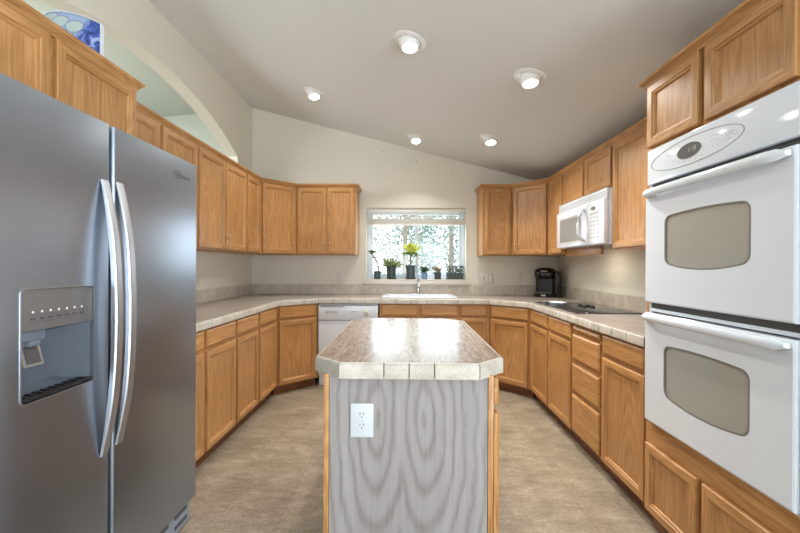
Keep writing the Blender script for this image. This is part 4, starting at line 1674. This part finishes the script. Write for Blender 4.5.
tilt = math.atan(.257)
LD = [((410, 41), 'large recessed ceiling light, left of the two nearest the camera', (.0, -.3)), ((530, 77), 'recessed ceiling light, furthest right and near the right cabinets', (0, -.3)),
      ((314, 92.5), 'recessed ceiling light furthest left, toward the arched opening', (.25, -.35)), ((416, 137.5), 'recessed ceiling light almost straight above the sink window', (0, -.6)),
      ((490.5, 138.5), 'recessed ceiling light above and right of the sink window', (0, -.5))]
for (uv, label, aim) in LD:
    c = ray_ceiling(*uv)
    lt = thing('ceiling_light', label, 'ceiling light', c, 0, 'recessed ceiling lights')
    R = Matrix.Rotation(tilt, 4, 'Y')                   # ceiling falls towards +x
    bm = new()
    lathe(bm, [(.070, .004), (.070, -.004), (.076, -.010), (.096, -.007), (.103, -.003), (.103, -.0003)], n=36, M=R)
    build('trim_ring', bm, WHITE_P, lt)
    D = Vector((aim[0] * .5, aim[1] * .5, -1)).normalized()
    q = Vector((0, 0, -1)).rotation_difference(D).to_matrix().to_4x4()
    bm = new()
    lathe(bm, [(.066, .016), (.068, .004), (.067, -.012), (.063, -.029), (.056, -.043), (.051, -.049), (.047, -.047), (.047, -.037)], n=32, M=q)
    eb = build('eyeball', bm, WHITE_P, lt)
    bm = new()
    lathe(bm, [(.0465, -.037), (.043, -.044), (.030, -.049), (0, -.052)], n=24, M=q)
    build('bulb', bm, BULB, eb)
    ld = bpy.data.lights.new('lamp_beam', 'AREA')
    ld.shape = 'DISK'
    ld.size = .09
    ld.spread = radians(125)
    ld.energy = LAMP_W
    ld.color = (1.0, .96, .90)
    lo = bpy.data.objects.new('lamp_beam', ld)
    COL.objects.link(lo)
    lo.parent = lt
    lo.location = D * .057
    lo.rotation_euler = Vector((0, 0, -1)).rotation_difference(D).to_euler()

# ------------------------------------------------------------------ platter above the refrigerator cabinet
pt = thing('ceramic_platter', 'blue and white glazed ceramic platter standing on top of the refrigerator cabinet', 'platter', (-1.570, 1.80, ZU1 + .0005))
bm = new()
out = [(.137, 0), (.137, .246), (.07, .277), (0, .298), (-.055, .307), (-.10, .306), (-.13, .298), (-.15, .27), (-.16, .2), (-.15, .08), (-.13, 0)]
ctr = Vector((0, .14))
secs = [(1.0, .014), (1.0, .004), (.97, -.004), (.86, -.012), (.6, -.024), (.3, -.031), (.02, -.033)]
rings = []
for s_, y in secs:
    rings.append([bm.verts.new((x * s_, y, ctr.y + (z - ctr.y) * s_)) for x, z in out])
for A, B in zip(rings, rings[1:]):
    for k in range(len(out)):
        bm.faces.new((A[k], A[(k + 1) % len(out)], B[(k + 1) % len(out)], B[k]))
bm.faces.new(rings[0][::-1]); bm.faces.new(rings[-1])
build('platter_body', bm, PLATTER, pt, 60)
bm = new()
rp_ = [(x, z) for x, z in out]
prism(bm, [(x * 1.006, .14 + (z - .14) * 1.006) for x, z in out], -.006, .015, plane='XZ', holes=[[(x * .985, .14 + (z - .14) * .985) for x, z in out]])
build('rim', bm, WHITE, pt)

# nails left in the back wall
for (u, v, lab) in ((382.5, 151.5, 'tiny dark nail in the back wall, highest and furthest left'), (416.5, 162, 'tiny dark nail in the back wall straight above the sink window'), (453, 173, 'tiny dark nail in the back wall, lowest and furthest right')):
    d = fwd + rgt * ((u - 400) / 388.79) - up * ((v - 266.5) / 388.79)
    t = (YB - .0002) / d.y
    c = Vector((0, 0, CAM_H)) + d * t
    bm = new(); lathe(bm, [(0, .006), (.006, .0055), (.006, .004), (.002, .0035), (.002, 0), (0, 0)], n=10, M=Matrix.Rotation(pi / 2, 4, 'X'))
    tag(build('wall_nail', bm, DARKGREY, loc=c), lab, 'nail', 'nails in the back wall')

# ------------------------------------------------------------------ trees outside the window
rt_ = random.Random(5)


def tree(label, x, y, h, r, crown_z, mat, nleaf, spread, lean=0.0):
    t = thing('garden_tree', label, 'tree', (x, y, -0.4), 0, 'trees outside the window')
    bm = new()
    tube(bm, [(0, 0, 0), (lean * .3, 0, h * .35), (lean * .7, 0, h * .7), (lean, 0, h)], [r, r * .9, r * .7, r * .25], 10)
    for k in range(7):
        z = h * (.3 + .09 * k)
        a = rt_.uniform(0, 6.28)
        tube(bm, [(lean * z / h, 0, z), (lean * z / h + .5 * spread * cos(a), .5 * spread * sin(a), z + .25), (lean * z / h + .9 * spread * cos(a), .9 * spread * sin(a), z + .35)], [r * .3, r * .2, r * .08], 6)
    build('trunk', bm, BARK, t)
    bm = new()
    for k in range(nleaf):
        z = crown_z + (h * 1.05 - crown_z) * rt_.random()
        a = rt_.uniform(0, 6.28)
        q = spread * sqrt(rt_.random()) * (.65 + .35 * sin(3 * z + a * 2))
        c = Vector((q * cos(a) + lean * z / h, q * sin(a), z + .25 * sin(5 * q)))
        s = rt_.uniform(.015, .045) * y / 11
        u = Vector((rt_.gauss(0, 1), rt_.gauss(0, 1), rt_.gauss(0, 1))).normalized()
        w = u.orthogonal().normalized()
        vs = [bm.verts.new(c + u * s * 1.6), bm.verts.new(c + w * s * .7), bm.verts.new(c - u * s * 1.6), bm.verts.new(c - w * s * .7)]
        bm.faces.new(vs)
    build('foliage', bm, mat, t)
    return t


tree('tree with a pale trunk seen through the left window pane beside the centre rail', -0.02, 9.0, 5.2, .06, .35, TREE_B, 3800, 1.5)
tree('tree with a pale trunk seen through the right window pane', 1.50, 13.0, 6.0, .09, .35, TREE_A, 4200, 1.9)
tree('leafy grey-green tree filling the left end of the window view', -2.6, 15.0, 5.0, .05, .3, TREE_B, 3800, 2.0)
tree('teal leafy tree behind the middle of the window view', .55, 19.5, 6.5, .05, .3, TREE_A, 4400, 2.4)
